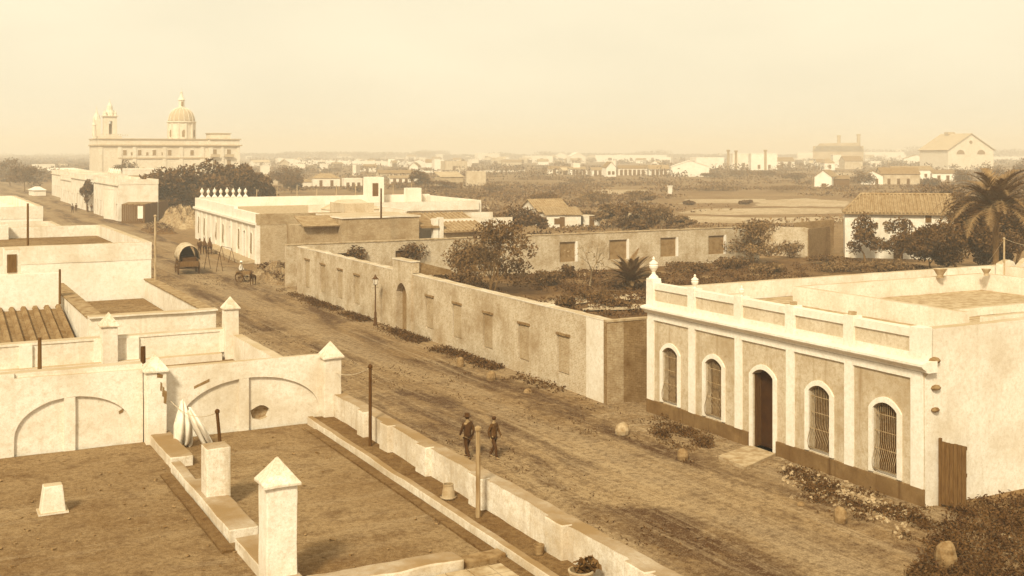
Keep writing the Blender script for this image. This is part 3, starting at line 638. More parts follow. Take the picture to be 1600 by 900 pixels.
# windows and door
for kind, a, b2, zb, zt, r_ in wins:
    f = MB(); surround(f, (XF - .07, 0, 0), (0, 1, 0), (1, 0, 0), a, b2, zb if kind == 'w' else 0, zt, r_, .20, .068)
    if kind == 'w':
        wn = f.build('window', 'whitewash_clean', rh)
        j = MB(); j.box(XF + .002, a, zb - .06, XF + .38, b2, zb + .01); j.build('sill', 'whitewash_clean', wn)
        s = MB(); s.box(XF + .30, a, zb, XF + .36, b2, zt + .3); s.build('shutter', 'grey_wood' if a > 37 else 'dark_wood', wn)  # nearer windows: darkness of the rooms put into the panel colour
        fr = MB()
        for yy in (a + .02, (a + b2) / 2 - .03, b2 - .08): fr.box(XF + .26, yy, zb, XF + .30, yy + .06, zt + .2)
        for zz in (zb + .02, (zb + zt) / 2, zt - .02): fr.box(XF + .262, a, zz, XF + .298, b2, zz + .06)
        fr.build('casement', 'dark_wood', wn)
        gr = MB(); n = 13
        for k in range(n):
            y = a + .05 + (b2 - a - .10) * k / (n - 1); zz = zt + r_ * math.sin(math.pi * (y - a) / (b2 - a)) ** .75
            gr.tube([(XF + .10, y, zz), (XF + .06, y, 1.75), (XF - .04, y, 1.40), (XF - .14, y, 1.12), (XF - .12, y, .92), (XF - .04, y, .80), (XF + .06, y, .69)], .0105, 5)
        for zz, xx in ((2.75, .09), (2.15, .075), (1.55, .01), (.84, -.07)): gr.box(XF + xx - .012, a + .01, zz - .012, XF + xx + .012, b2 - .01, zz + .012)
        gr.build('grille', 'grille_iron', wn)
    else:
        dr = f.build('door', 'whitewash_clean', rh)
        l = MB(); l.box(XF + .34, a, .1, XF + .40, a + .52, zt + .28); l.box(XF + .06, b2 - .06, .1, XF + .40, b2 - .01, zt); l.build('door_leaf', 'dark_wood', dr)
        s = MB(); s.box(XF - .16, a - .1, -.02, XF + .4, b2 + .1, .10); s.build('threshold', 'pale_stone', dr)
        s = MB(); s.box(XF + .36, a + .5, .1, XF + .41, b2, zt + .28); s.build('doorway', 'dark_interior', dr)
# roof walls
b = MB(); b.box(XF + .36, YA - .32, 4.9, 54, YA + .01, 5.72); b.build('rear_parapet', 'whitewash', rh, rough=(.5, .02))
b = MB(); b.box(36.7, 31.5, 4.9, 37.0, 41.0, 5.72); b.box(36.7, 41.0, 4.9, 49.3, 41.3, 5.72); b.box(49.0, 30.0, 4.9, 49.3, 41.0, 5.75)
b.build('inner_parapet', 'whitewash', rh, rough=(.5, .02))
for q_ in ((31.0, 40.9, 4.9, 33.5, 41.2, 5.6), (37.6, 31.2, 4.9, 49, 31.5, 5.5), (37.0, 34.5, 4.9, 45, 34.8, 5.25)): b = MB(); b.box(*q_); b.build('inner_parapet', 'whitewash', rh, rough=(.5, .02))
b = MB(); b.box(53.6, YB + .3, 4.9, 54, YA - .32, 5.7); b.build('back_parapet', 'whitewash', rh, rough=(.5, .03))
for px, py, sz in ((1458, 563, .19), (1461, 605, .15), (1460, 640, .14)):
    dep = F * 1; X = XatY(px, YB); dp = X * S_ + YB * C_; z = ZofP(py, dp)
    b = MB(Matrix.Translation((X, YB - .03, z)) @ Matrix.Scale(1.4, 4, (1, 0, 0))); b.lathe((0, 0, -sz * .6), [(.02, 0), (sz * .8, sz * .2), (sz, sz * .6), (sz * .7, sz * 1.05), (.02, sz * 1.2)], 9); b.build('projecting_stone', 'stone', rh, rough=(.1, .04))
def basin(px, py, z, r, h, label):
    p = G(px, py, z); t = thing('roof_basin', p, label, 'basin'); mb = MB(); mb.lathe(p, [(r * .45, 0), (r * .5, h * .3), (r, h * .9), (r * 1.1, h), (r * .95, h), (r * .4, h * .35)], 14, cap=True); mb.build('bowl', 'pale_stone', t)
    b = MB(); b.lathe(p + Vector((0, 0, -.02)), [(r * .6, 0), (r * .6, .06)], 12); b.build('foot', 'pale_stone', t)
basin(1469, 433, 5.72, .32, .42, 'flaring stone basin on the inner roof wall of the street house')
basin(1541, 430, 5.74, .22, .32, 'small stone basin by the corner of the inner roof wall')
p = G(1588, 436, 4.95); t = thing('broken_roof_stub', p, 'jagged broken stub of white masonry near the pole', 'masonry stub'); mb = MB()
mb.prism([(-1.2, 0), (1.6, 0), (1.6, 1.0), (.9, 1.1), (.5, .85), (.1, .55), (-.2, .95), (-.6, 1.1), (-1.2, .9)], p, (1, 0, 0), (0, 0, 1), (0, 1, 0), .35); mb.build('masonry', 'whitewash', t, rough=(.2, .04))
# plank gate leaf by the corner and the slab by the door
pa = G(1470, 800); t = thing('plank_gate', (pa.x, pa.y, 0), 'ribbed grey wooden gate leaf standing open by the near corner of the street house', 'gate')
M = Matrix.Translation((XatY(1471, YB - .15), YB - .16, 0)) @ Matrix.Rotation(R(-76), 4, 'Z')
b = MB(M)
for k in range(6): b.box(k * .145, -.03, .08, k * .145 + .132, .03, 2.20 - .01 * (k % 3))
b.build('planks', 'shutter_wood', t)
for zz in (.25, 1.15, 2.05): b = MB(M); b.box(0, .03, zz, .86, .075, zz + .12); b.build('cross_bar', 'shutter_wood', t)
b = MB(M); b.box(-.09, -.05, 0, -.005, .05, 2.3); b.build('hinge_post', 'shutter_wood', t)
y = YatX(1193, XF)
q = [G(1122, 720), G(1165, 738), G(1212, 716), G(1168, 704)]
b = MB(); b.add([(p.x, p.y, z) for z in (.02, .20) for p in q], [(3,2,1,0),(4,5,6,7),(0,1,5,4),(1,2,6,5),(2,3,7,6),(3,0,4,7)]); t = b.build('door_slab', 'pale_stone', None, rough=(.3, .02)); tag(t, 'broad pale stone slab lying before the dark doorway of the street house', 'stone slab')
# footway and rubble
b = MB(); strip_grid(b, 27.6, 26.5, XF + .05, 44.5, 16, 80, lambda x, y: .03 + .10 * max(0, noise.noise(Vector((x * .9, y * .5, 2)))) + .05 * noise.noise(Vector((x * 3, y * 3, 1)))); struct('footway', b, 'rubble_dirt', smooth=True)
def stone(px, py, sz, label, mat='stone', name='boulder', sc=(1, .9, 1.0), seed=0, grp=None):
    p = G(px, py); mb = MB(Matrix.Translation(p) @ Matrix.Diagonal((sz * sc[0], sz * sc[1], sz * sc[2], 1)))
    mb.lathe((0, 0, -.12), [(.30, 0), (.5, .22), (.55, .5), (.46, .85), (.25, 1.05), (.04, 1.1)], 11); o = mb.build(name, mat, None, rough=(.14 * sz, .16 * sz)); tag(o, label, 'stone', grp)
for i, (px, py, sz, lb, scl) in enumerate((
    (720, 574, .50, 'upright stone beside the street wall, farther of the two weathered ones', (.8, .8, 1.2)), (768, 596, .55, 'second weathered stone along the street wall', (.9, .9, 1.1)),
    (825, 616, .38, 'low stone in the weeds near the wall corner', (1.2, .9, .8)), (803, 566, .22, 'tiny bright stone lying at the foot of the wall', (1.5, 1, .6)),
    (973, 680, .58, 'round pale boulder in the road before the street house', (1, 1, .95)), (1066, 720, .50, 'small guard stone left of the door slab', (.8, .8, 1)),
    (1312, 818, .52, 'worn kerb stone at the middle of the rubble bank', (.8, .8, 1.1)), (1478, 888, .85, 'squat square-topped stone in the weeds, lower right', (.72, .66, .95)),
    (1250, 792, .26, 'small stone at the street edge of the rubble', (1, 1, .7)))):
    stone(px, py, sz, lb, 'pale_stone' if i in (3, 4) else 'stone', sc=scl, seed=i, grp='stones along the street')
rng = random.Random(11); b = MB()
for i in range(420):
    px = rng.uniform(1205, 1420); t0 = (px - 1205) / 215; py = 722 + t0 * 90 + rng.gauss(6, 13) ; p = G(px, py); s = rng.uniform(.025, .10)
    if p.x > XF - .2 or px < 1222: continue
    M2 = Matrix.Translation(p + Vector((0, 0, .06))) @ Matrix.Rotation(rng.random() * 6, 4, (rng.random(), rng.random(), rng.random() + .1)); bb = MB(M2); bb.box(-s, -s * .7, -s * .5, s * .8, s * .7, s * .5); b.v += [v for v in bb.v]; o_ = len(b.v) - 8; b.f += [tuple(k + o_ for k in f) for f in bb.f]
tag(b.build('rubble', 'rubble_stone'), kind='stuff')

# ================================================================== LONG STREET WALL with blind windows and gateway
XW = 29.5; WY0, WY1 = 46.4, 94.6
sw = thing('street_wall', (XW, 70, 0), 'long high brick garden wall along the street with bricked-up windows and an arched gateway', 'wall')
ZW = 3.95
cg = YatX(631, XW); ga, gb = cg - .85 - WY0, cg + .95 - WY0
ops = []; blind = [(880, 2.7), (818, 2.7), (762, 2.75), (714, 2.8), (671, 2.8), (557, 2.9), (531, 2.95), (504, 3.0), (480, 3.05)]
for px, zt in blind:
    y = YatX(px, XW) - WY0; ops.append((y - .62, y + .62, .75, zt, 0))
ops.append((ga, gb, 0, 2.6, .65))
b = MB(); wall_open(b, (XW, WY0, 0), (0, 1, 0), (1, 0, 0), .12, WY1 - WY0, -.1, ZW, ops); b.build('wall', 'wall_brick', sw)
b = MB(); wall_open(b, (XW + .12, WY0, 0), (0, 1, 0), (1, 0, 0), .38, WY1 - WY0, -.1, ZW - .003, [(ga, gb, 0, 2.6, .65)]); b.build('wall_core', 'wall_brick', sw)
for px, zt in blind:
    y = YatX(px, XW); f = MB(); f.box(XW + .05, y - .55, .83, XW + .119, y + .54, zt - .06); w_ = f.build('blind_window', 'blind_brick', sw)
    l = MB(); l.box(XW - .035, y - .72, zt - .01, XW + .05, y + .72, zt + .12); l.build('lintel', 'stone', w_, rough=(.3, .02))
b = MB(); yy = WY0
while yy < WY1:
    e = min(yy + .5, WY1); b.box(XW - .02, yy, ZW, XW + .52, e - .02, ZW + .05 + .07 * noise.noise(Vector((0, yy * .7, 0)))); yy = e
b.build('coping', 'whitewash', sw, rough=(.6, .02))
b = MB(); b.box(XW - .015, WY0 - .01, -.1, XW, WY0 + 1.55, ZW - .02); b.build('limewashed_corner', 'whitewash', sw)
b = MB(); b.box(XW + .01, WY0 - .35, -.1, 42, WY0 - .02, ZW - .05); o = b.build('return_wall', 'dark_brick', sw); o['label'] = 'dark unplastered brick return of the wall towards the street house'
b = MB(); b.box(XW - .02, WY0 - .37, -.1, XW + .9, WY0 - .351, ZW - .1); b.build('corner_bricks', 'rubble_brick', sw)
b = MB(); b.box(XW, WY0 - .38, ZW - .05, 42, WY0 + .02, ZW + .04); b.build('coping', 'pale_stone', sw, rough=(.5, .02))
gw = thing('gateway', (XW, cg, 0), 'raised square gateway block with a tall arched opening in the street wall', 'gateway')
y0, y1 = cg - 1.55, cg + 1.55
b = MB(); b.M = None; wall_open(b, (XW - .16, y0, 0), (0, 1, 0), (1, 0, 0), .158, y1 - y0, -.1, 4.75, [(cg - .85 - y0, cg + .95 - y0, 0, 2.6, .65)]); b.build('gate_front', 'wall_brick', gw)
b = MB(); b.box(XW - .01, y0, ZW + .1, XW + .45, y1, 4.74); b.build('gate_block', 'wall_brick', gw)
b = MB(); b.box(XW - .2, y0 - .05, 4.75, XW + .5, y1 + .05, 4.82); b.build('gate_coping', 'whitewash', gw, rough=(.3, .02))
b = MB(); b.prism([(0, 0), (2.4, 0), (2.4, .25), (0, .9)], (XW + .46, y0 + .2, ZW - .1), (1, 0, 0), (0, 0, 1), (0, 1, 0), 2.6); b.build('lean_to_roof', 'roof_tile_dark', gw)
b = MB(); b.box(XW + .30, cg - .85, 0, XW + .36, cg + .95, 3.25); b.build('gate_leaf', 'blind_fill', gw)
# ---- lamp post
p = G(586.5, 509); p.z = 0; lp = thing('street_lamp', p, 'slim iron street lamp before the long brick wall', 'street lamp')
M = Matrix.Translation(p)
b = MB(M); b.lathe((0, 0, 0), [(.16, 0), (.16, .12), (.11, .2), (.12, .5), (.075, .62), (.085, .9), (.05, 1.0), (.038, 2.7), (.055, 2.74), (.03, 2.82)], 12); b.build('post', 'iron', lp, smooth=True)
b = MB(M); b.tube([(-.22, 0, 2.62), (.22, 0, 2.62)], .014, 6); b.build('ladder_bar', 'iron', lp)
b = MB(M)
for sx in (-1, 1):
    for sy in (-1, 1): b.tube([(sx * .09, sy * .09, 2.84), (sx * .16, sy * .16, 3.24)], .012, 5)
b.box(-.1, -.1, 2.82, .1, .1, 2.85); b.box(-.18, -.18, 3.23, .18, .18, 3.26); lt = b.build('lantern', 'iron', lp)
b = MB(M); b.add([(-.085, -.085, 2.85), (.085, -.085, 2.85), (.085, .085, 2.85), (-.085, .085, 2.85), (-.15, -.15, 3.23), (.15, -.15, 3.23), (.15, .15, 3.23), (-.15, .15, 3.23)], [(0,1,5,4),(1,2,6,5),(2,3,7,6),(3,0,4,7)]); b.build('glass', 'white_cloth', lt)
b = MB(M); b.lathe((0, 0, 3.26), [(.2, 0), (.07, .16), (.07, .2), (.03, .24), (.012, .32)], 8); b.build('lantern_cap', 'iron', lt)

# ================================================================== GARDEN BACK WALL
GY = 99.3
gwl = thing('garden_back_wall', (55, GY, 0), 'rough brick wall across the back of the garden with four wide bricked-up openings', 'wall')
XE = XatY(1162, GY); ops = []
bl = [(887, 12.5), (966, 14), (1044.5, 12.5), (1119.5, 12.5)]
for px, hw in bl:
    a, c = XatY(px - hw, GY), XatY(px + hw, GY); ops.append((a - 30, c - 30, .95, 2.95, 0))
for px, hw in ((539, 12), (629, 11)):
    a, c = XatY(px - hw, GY), XatY(px + hw, GY); ops.append((a - 30, c - 30, 2.0, 2.8, 0))
b = MB(); wall_open(b, (30, GY, 0), (1, 0, 0), (0, 1, 0), .25, XE - 30, -.1, 3.7, ops); b.build('wall', 'wall_brick', gwl)
b = MB(); b.box(30, GY + .25, -.1, XE, GY + .5, 3.695); b.build('wall_core', 'wall_brick', gwl)
for px, hw in bl:
    a, c = XatY(px - hw, GY), XatY(px + hw, GY); f = MB(); f.box(a, GY + .17, .95, c, GY + .249, 2.95); w_ = f.build('blind_opening', 'blind_fill', gwl)
    j = MB(); j.box(c - .01, GY - .03, .95, c + .22, GY + .17, 3.0); j.build('jamb', 'whitewash_clean', w_)
for px, hw in ((539, 12), (629, 11)):
    a, c = XatY(px - hw, GY), XatY(px + hw, GY); f = MB(); f.box(a, GY + .2, 2.0, c, GY + .249, 2.8); f.build('dark_niche', 'shutter_wood', gwl)
b = MB(); b.box(30, GY - .05, 3.7, XE + .05, GY + .55, 3.80); b.build('coping', 'pale_stone', gwl, rough=(1.2, .04))
b = MB(); b.prism([(0, 0), (2.2, 0), (2.2, 2.6), (1.8, 3.1), (.9, 3.3), (0, 3.65)], (XE, GY, 0), (1, 0, 0), (0, 0, 1), (0, 1, 0), .45); o = b.build('broken_end', 'wall_brick', gwl, rough=(.4, .05)); o['label'] = 'ragged broken end of the wall'
p0, p1 = G(1196, 398), G(1262, 402)
gq = thing('garden_side_wall', p0, 'short pale wall stub left of the white tiled house', 'wall'); d = (p1 - p0); b = MB(); b.prism([(0, -.1), (1, -.1), (1, 3.2), (.9, 3.35), (.35, 3.3), (0, 3.5)], p0, d, (0, 0, 1), Vector((-d.y, d.x, 0)).normalized(), .45); b.build('wall', 'wall_brick', gq)
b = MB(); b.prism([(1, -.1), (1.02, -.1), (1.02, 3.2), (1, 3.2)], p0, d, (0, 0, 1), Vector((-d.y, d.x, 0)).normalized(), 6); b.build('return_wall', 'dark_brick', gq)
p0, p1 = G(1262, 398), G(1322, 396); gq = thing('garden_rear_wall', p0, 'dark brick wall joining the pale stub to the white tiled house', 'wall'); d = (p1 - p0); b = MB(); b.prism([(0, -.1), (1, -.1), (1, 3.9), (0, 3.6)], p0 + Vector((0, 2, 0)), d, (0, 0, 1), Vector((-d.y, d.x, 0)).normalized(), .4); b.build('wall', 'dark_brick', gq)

# ================================================================== HOUSE WITH THE ROW OF URNS (middle of the street)
XA, YA2, XB2, YB2 = 33.4, 121.5, 35.9, 162.0
h2 = thing('urn_house', (50, 140, 0), 'large white corner house with a row of small urns, beside the covered wagon', 'house')
d = Vector((XB2 - XA, YB2 - YA2, 0)); L2 = d.length; d.normalize(); nrm = Vector((d.y, -d.x, 0)); M2 = Matrix(((nrm.x, d.x, 0, XA), (nrm.y, d.y, 0, YA2), (0, 0, 1, 0), (0, 0, 0, 1)))
Z2 = 5.35
def inv_t(px):   # distance along the facade for a column of the view
    best = min(((abs(((XA + d.x * s) * C_ - (YA2 + d.y * s) * S_) / ((XA + d.x * s) * S_ + (YA2 + d.y * s) * C_) * F + 800 - px), s) for s in [i * L2 / 400 for i in range(401)])); return best[1]
ops = []; marks = [(311, 0), (320, 0), (338, 0), (349, 0), (360.5, 1), (373.5, 0), (382.5, 1), (393, 0)]
for px, dr in marks:
    s = inv_t(px); ops.append((s - .5, s + .5, .1 if dr else .9, 3.0, .2))
b = MB(M2); wall_open(b, (0, 0, 0), (0, 1, 0), (1, 0, 0), .4, L2, -.1, 4.3, ops); b.build('front_wall', 'whitewash', h2)
s1 = inv_t(366)
b = MB(M2); b.box(0, s1, 4.3, .4, L2, Z2 + .25); b.box(0, 0, 4.3, .4, s1 - .01, Z2); b.build('parapet', 'whitewash_clean', h2, rough=(.8, .03))
b = MB(M2); b.box(-.3, 0, 4.15, -.001, L2 + .1, 4.4); b.box(-.12, 0, 4.0, -.001, L2 + .1, 4.15); b.build('cornice', 'whitewash_clean', h2)
b = MB(M2)
for k in range(12): s = L2 * (k + .02) / 11.8; b = MB(M2); b.box(-.08, s, 0, -.002, s + .5, 4.0); b.build('pilaster', 'whitewash_clean', h2)
for (px, dr), op in zip(marks, ops):
    f = MB(M2); surround(f, (-.06, 0, 0), (0, 1, 0), (1, 0, 0), op[0], op[1], op[2], op[3], op[4], .16, .058); w_ = f.build('door' if dr else 'window', 'whitewash_clean', h2)
    q = MB(M2); q.box(.25, op[0], op[2], .32, op[1], 3.2); q.build('door_leaf' if dr else 'shutter', 'dark_wood', w_)
    if not dr:
        q = MB(M2)
        for k in range(6): yq = op[0] + .1 + k * .16; q.tube([(-.05, yq, .9), (-.1, yq, 1.4), (-.02, yq, 3.1)], .014, 4)
        q.build('grille', 'grille_iron', w_)
b = MB(M2); b.box(-1.6, .5, 0, -.001, L2 * .62, .32); b.build('pavement', 'pale_stone', h2, rough=(.8, .03))
W2 = 21.5
b = MB(M2); b.box(.4, -.02, -.1, 9.3, .4, Z2 - 1.2); b.build('side_wall', 'house_brick', h2)
b = MB(M2); b.box(.0, -.04, Z2 - 1.2, 9.3, .42, Z2 - .02); b.build('side_parapet', 'rubble_brick', h2)
b = MB(M2); b.box(.4, .4, 0, 18, 20, 4.2); b.box(.4, 20, 0, 34, L2 - .4, 4.2); b.build('core', 'whitewash', h2)
b = MB(M2); b.box(.4, .42, 4.2, 18, 20, 4.3); b.box(.4, 20.001, 4.2, 34, L2 - .5, 4.3); b.build('roof_deck', 'pale_stone', h2)
b = MB(M2); b.box(.4, L2 - .5, 4.2, 34.5, L2, Z2 + .25); b.box(34, 20, 0, 34.5, L2 - .5, Z2 + .1); b.build('rear_parapet', 'whitewash_clean', h2, rough=(1, .03))
b = MB(M2); b.box(9.3, 14, 4.3, 17.6, 14.5, 5.5); b.box(18, 19.6, 4.2, 34, 20, 5.4); b.box(17.6, 3, 4.3, 18, 20, 5.2); b.build('inner_parapet', 'whitewash', h2, rough=(1, .03))
for k in range(8):
    P = M2 @ Vector((.9 + k * .86, L2 - .25, 0)); urn(h2, P.x, P.y, Z2 + .25, 1.25 if k % 2 == 0 else 1.15)
for k in range(9):
    P = M2 @ Vector((8.5 + k * 2.9, L2 - .2, Z2 + .2)); b = MB(); b.tube([P, P + Vector((.02, 0, 1.1 + .3 * (k % 3)))], .06, 6); b.build('railing_post', 'pale_wood', h2)
P = M2 @ Vector((24.3, L2 - 2.5, 4.3)); b = MB(); b.box(P.x, P.y, P.z, P.x + 2.4, P.y + 2.2, 8.3); o = b.build('roof_turret', 'whitewash_clean', h2, rough=(.7, .03)); b = MB(); b.box(P.x + .6, P.y - .03, P.z + 1.2, P.x + 1.5, P.y - .002, 7.4); b.build('turret_opening', 'shutter_wood', o)
P = M2 @ Vector((30.5, L2 - 2.0, 4.3)); b = MB(); b.box(P.x, P.y, P.z, P.x + 2.2, P.y + 1.5, 6.6); b.build('roof_box', 'whitewash_clean', h2)
# hipped skylight
P = M2 @ Vector((13.0, 9.0, 4.3)); b = MB(Matrix.Translation(P)); b.box(-2.9, -2, 0, 2.9, 2, .9)
b.add([(-3, -2.1, .9), (3, -2.1, .9), (3, 2.1, .9), (-3, 2.1, .9), (-1.3, -.6, 2.0), (1.3, -.6, 2.0), (1.3, .6, 2.0), (-1.3, .6, 2.0)], [(0,3,2,1),(4,5,6,7),(0,1,5,4),(1,2,6,5),(2,3,7,6),(3,0,4,7)]); o = b.build('roof_lantern', 'whitewash', h2); o['label'] = 'hipped block on the roof'
# ---- outbuildings between it and the garden back wall
ob = thing('yard_house', G(560, 392), 'plain flat-roofed brown outbuilding behind the gateway with a lean-to tile roof', 'outbuilding')
Yo = 112.0; xa, xb, xc = XatY(480, Yo), XatY(534, Yo), XatY(655, Yo)
b = MB(); b.box(xa, Yo + 1.2, 0, xb, Yo + 7, 4.35); b.box(xb, Yo, 0, xc, Yo + 8, 5.15); b.build('walls', 'rubble_brick', ob)
b = MB(); b.box(xb - .1, Yo - .12, 5.15, xc + .1, Yo + 8.1, 5.30); b.build('coping', 'whitewash', ob, rough=(.9, .04))
b = MB(); b.prism([(0, 0), (3.2, .9), (3.2, 1.05), (-.1, .15)], (xa - .2, Yo + .6, 4.3), (0, 1, 0), (0, 0, 1), (1, 0, 0), xb - xa + .5); b.build('lean_to_roof', 'roof_tile', ob)
b = MB(); b.box(xb + 3.2, Yo + 8, 5.0, xc - 2, Yo + 13, 6.3); b.build('upper_room', 'grey_render', ob)
p, tp = post(595.5, 294, 340, 5.3, .10, 'dark_wood', 'tall dark pole rising from the outbuilding roof', cap=False, name='roof_pole', grp='posts on the roof terraces')
x0, x1, x2 = XatY(657, Yo), XatY(680, Yo), XatY(692, Yo)
sh = thing('yard_porch', (x1, Yo, 0), 'open shed with a dark doorway and white pillars beside the outbuilding', 'shed')
b = MB(); b.box(x0, Yo + 3, 0, x2 + 10, Yo + 3.4, 4.6); b.box(x1 - .3, Yo - .2, 0, x1 + .3, Yo + .4, 4.9); b.box(x2 - .5, Yo - .2, 0, x2, Yo + .5, 5.0); b.build('walls', 'whitewash', sh)
b = MB(); b.prism([(-.4, 0), (5, 1.2), (5, 1.4), (-.4, .2)], (x0, Yo, 3.9), (0, 1, 0), (0, 0, 1), (1, 0, 0), x1 - x0 + .3); b.build('roof', 'roof_tile_dark', sh)
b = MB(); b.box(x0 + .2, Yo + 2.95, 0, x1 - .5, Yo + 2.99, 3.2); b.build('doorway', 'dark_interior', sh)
sh = thing('tile_roof_shed', (x2 + 4, Yo, 0), 'low shed with a ribbed lean-to tile roof behind the garden trees', 'shed')
xe = XatY(762, Yo)
b = MB(); b.box(x2, Yo, 0, xe, Yo + 6, 3.4); b.build('walls', 'rubble_brick', sh)
b = MB(); b.prism([(-.5, 0), (6.5, 1.6), (6.5, 1.75), (-.5, .15)], (x2, Yo, 3.35), (0, 1, 0), (0, 0, 1), (1, 0, 0), xe - x2)
k = x2
while k < xe: b.tube([(k + .2, Yo - .5, 3.5), (k + .2, Yo + 6.4, 5.1)], .12, 5); k += .5
b.build('roof', 'roof_tile', sh)
b = MB(); b.box(XatY(662, Yo + 14), Yo + 14, 0, XatY(770, Yo + 14), Yo + 14.5, 4.6); tag(b.build('yard_wall', 'whitewash', None, rough=(1, .04)), 'long pale yard wall behind the ribbed shed roof', 'wall')
# ================================================================== CHURCH
CY = 458.0
def cx(px): return XatY(px, CY)
def cz(py, px=260): X = cx(px); return ZofP(py, X * S_ + CY * C_)
ch = thing('church', (cx(260), CY, 0), 'big pale domed church with a belfry, over the far end of the street', 'church')
xl, xr, xm = cx(154), cx(372), cx(325)
b = MB(); b.box(xl, CY, 0, xm, CY + 24, cz(217)); b.build('nave_wall', 'church_stone', ch)
b = MB(); b.box(xm, CY - 2.5, 0, xr, CY + 26, cz(217)); b.build('wing_wall', 'church_stone', ch)
b = MB(); b.box(xl - .5, CY - .7, cz(228), xm - .1, CY + 24.5, cz(226)); b.box(xm - .5, CY - 3.3, cz(228), xr + .9, CY + 26.6, cz(226)); b.box(xl - .3, CY - .4, cz(218), xm - .1, CY + 24.3, cz(217) + .1); b.box(xm, CY - 3, cz(218), xr + .5, CY + 26.4, cz(217) + .15); b.box(xl + 7, CY - .35, cz(248), xm - .1, CY - .002, cz(246)); b.build('cornice', 'far_roof', ch)
for px in (157, 187, 210, 257, 283, 316): x = cx(px); b = MB(); b.box(x - .7, CY - .3, 0, x + .7, CY - .004, cz(228)); b.build('buttress', 'church_trim', ch)
for px in (328, 345, 370): x = cx(px); b = MB(); b.box(x - .55, CY - 2.85, 0, x + .55, CY - 2.504, cz(228)); b.build('buttress', 'church_trim', ch)
for px in (195, 206, 218, 230, 241, 254, 265, 300):
    x = cx(px); small = px in (206, 230, 254); hw = .4 if small else .65
    b = MB(); b.box(x - hw - .2, CY - .12, cz(243), x + hw + .2, CY - .005, cz(233)); w_ = b.build('window', 'church_trim', ch)
    b = MB(); b.box(x - hw, CY - .18, cz(242.4), x + hw, CY - .121, cz(234.5 if not small else 238)); b.build('pane', 'blind_fill', w_)
for px in (333, 355):
    for ya, yb in ((245, 232.5), (260, 249)):
        x = cx(px); b = MB(); b.box(x - 1.1, CY - 2.62, cz(ya), x + 1.1, CY - 2.505, cz(yb)); w_ = b.build('window', 'church_trim', ch)
        b = MB(); b.box(x - .75, CY - 2.68, cz(ya), x + .75, CY - 2.621, cz(yb + .8)); b.build('pane', 'blind_fill', w_)
        if ya == 245: b = MB(); b.box(x - 1.8, CY - 3.9, cz(245.5), x + 1.8, CY - 2.69, cz(244.6)); b.box(x - 1.8, CY - 3.9, cz(244.6), x + 1.8, CY - 3.8, cz(241)); b.build('balcony', 'far_roof', w_)
b = MB(); b.box(cx(333), CY + 4, cz(217), cx(364), CY + 12, cz(208)); b.build('attic', 'church_stone', ch)
b = MB(); b.box(cx(333) - .4, CY + 3.6, cz(208), cx(364) + .4, CY + 12.4, cz(207)); b.build('attic_cornice', 'far_roof', ch)
# belfry
xa, xb = cx(164), cx(184); mx, my = (xa + xb) / 2, CY + 4
b = MB(); b.box(xl, CY - .2, cz(217), cx(190), CY + 9, cz(213)); b.build('tower_base', 'church_stone', ch)
tw = MB(); hw = (xb - xa) / 2
for sx in (-1, 1):
    for sy in (-1, 1): tw.box(mx + sx * hw, my + sy * hw, cz(213), mx + sx * (hw - 1.7), my + sy * (hw - 1.7), cz(190))
tw.box(mx - hw, my - hw, cz(190), mx + hw, my + hw, cz(183)); tw.box(mx - hw - .5, my - hw - .5, cz(183), mx + hw + .5, my + hw + .5, cz(181.5)); tw.box(mx - hw - .3, my - hw - .3, cz(213), mx + hw + .3, my + hw + .3, cz(211))
bt = tw.build('belfry', 'church_trim', ch)
b = MB(); b.lathe((mx, my, cz(181.5)), [(hw * .8, 0), (hw * .75, 1.2), (hw * .5, 2.2), (hw * .45, 3.6), (hw * .3, 4.3), (.25, 5.0), (.12, 6.2), (.02, 6.4)], 10); b.build('cupola', 'church_trim', bt)
for sx in (-1, 1):
    for sy in (-1, 1): b = MB(); b.lathe((mx + sx * (hw - .5), my + sy * (hw - .5), cz(181.5)), [(.5, 0), (.4, .8), (.5, 1.0), (.2, 1.6), (.04, 2.4)], 6); b.build('pinnacle', 'church_trim', bt)
b = MB(); b.tube([(mx, my, cz(213)), (mx, my, cz(195))], .5, 6); b.lathe((mx, my, cz(200)), [(.9, 0), (.7, .9), (.3, 1.5)], 8); b.build('bell', 'blind_fill', bt)
b = MB()
for k in range(12): x = xl + 1 + k * .85; b.box(x, CY - .2, cz(213), x + .3, CY + .1, cz(210.5))
b.box(xl, CY - .25, cz(210.5), cx(190), CY + .15, cz(209.8)); b.lathe((cx(149), CY + 3, cz(213)), [(.8, 0), (.7, 4), (.9, 4.2), (.3, 5.5), (.1, 7)], 8); b.build('balustrade', 'church_trim', ch)
# second, smaller belfry behind
b = MB(); q = cx(163); b.box(q - 1.3, CY + 18, cz(217), q + 1.3, CY + 21, cz(186)); b.lathe((q, CY + 19.5, cz(186)), [(1.5, 0), (1.1, 1.5), (.5, 2.6), (.15, 4), (.05, 5.5)], 8); o = b.build('rear_belfry', 'church_trim', ch)
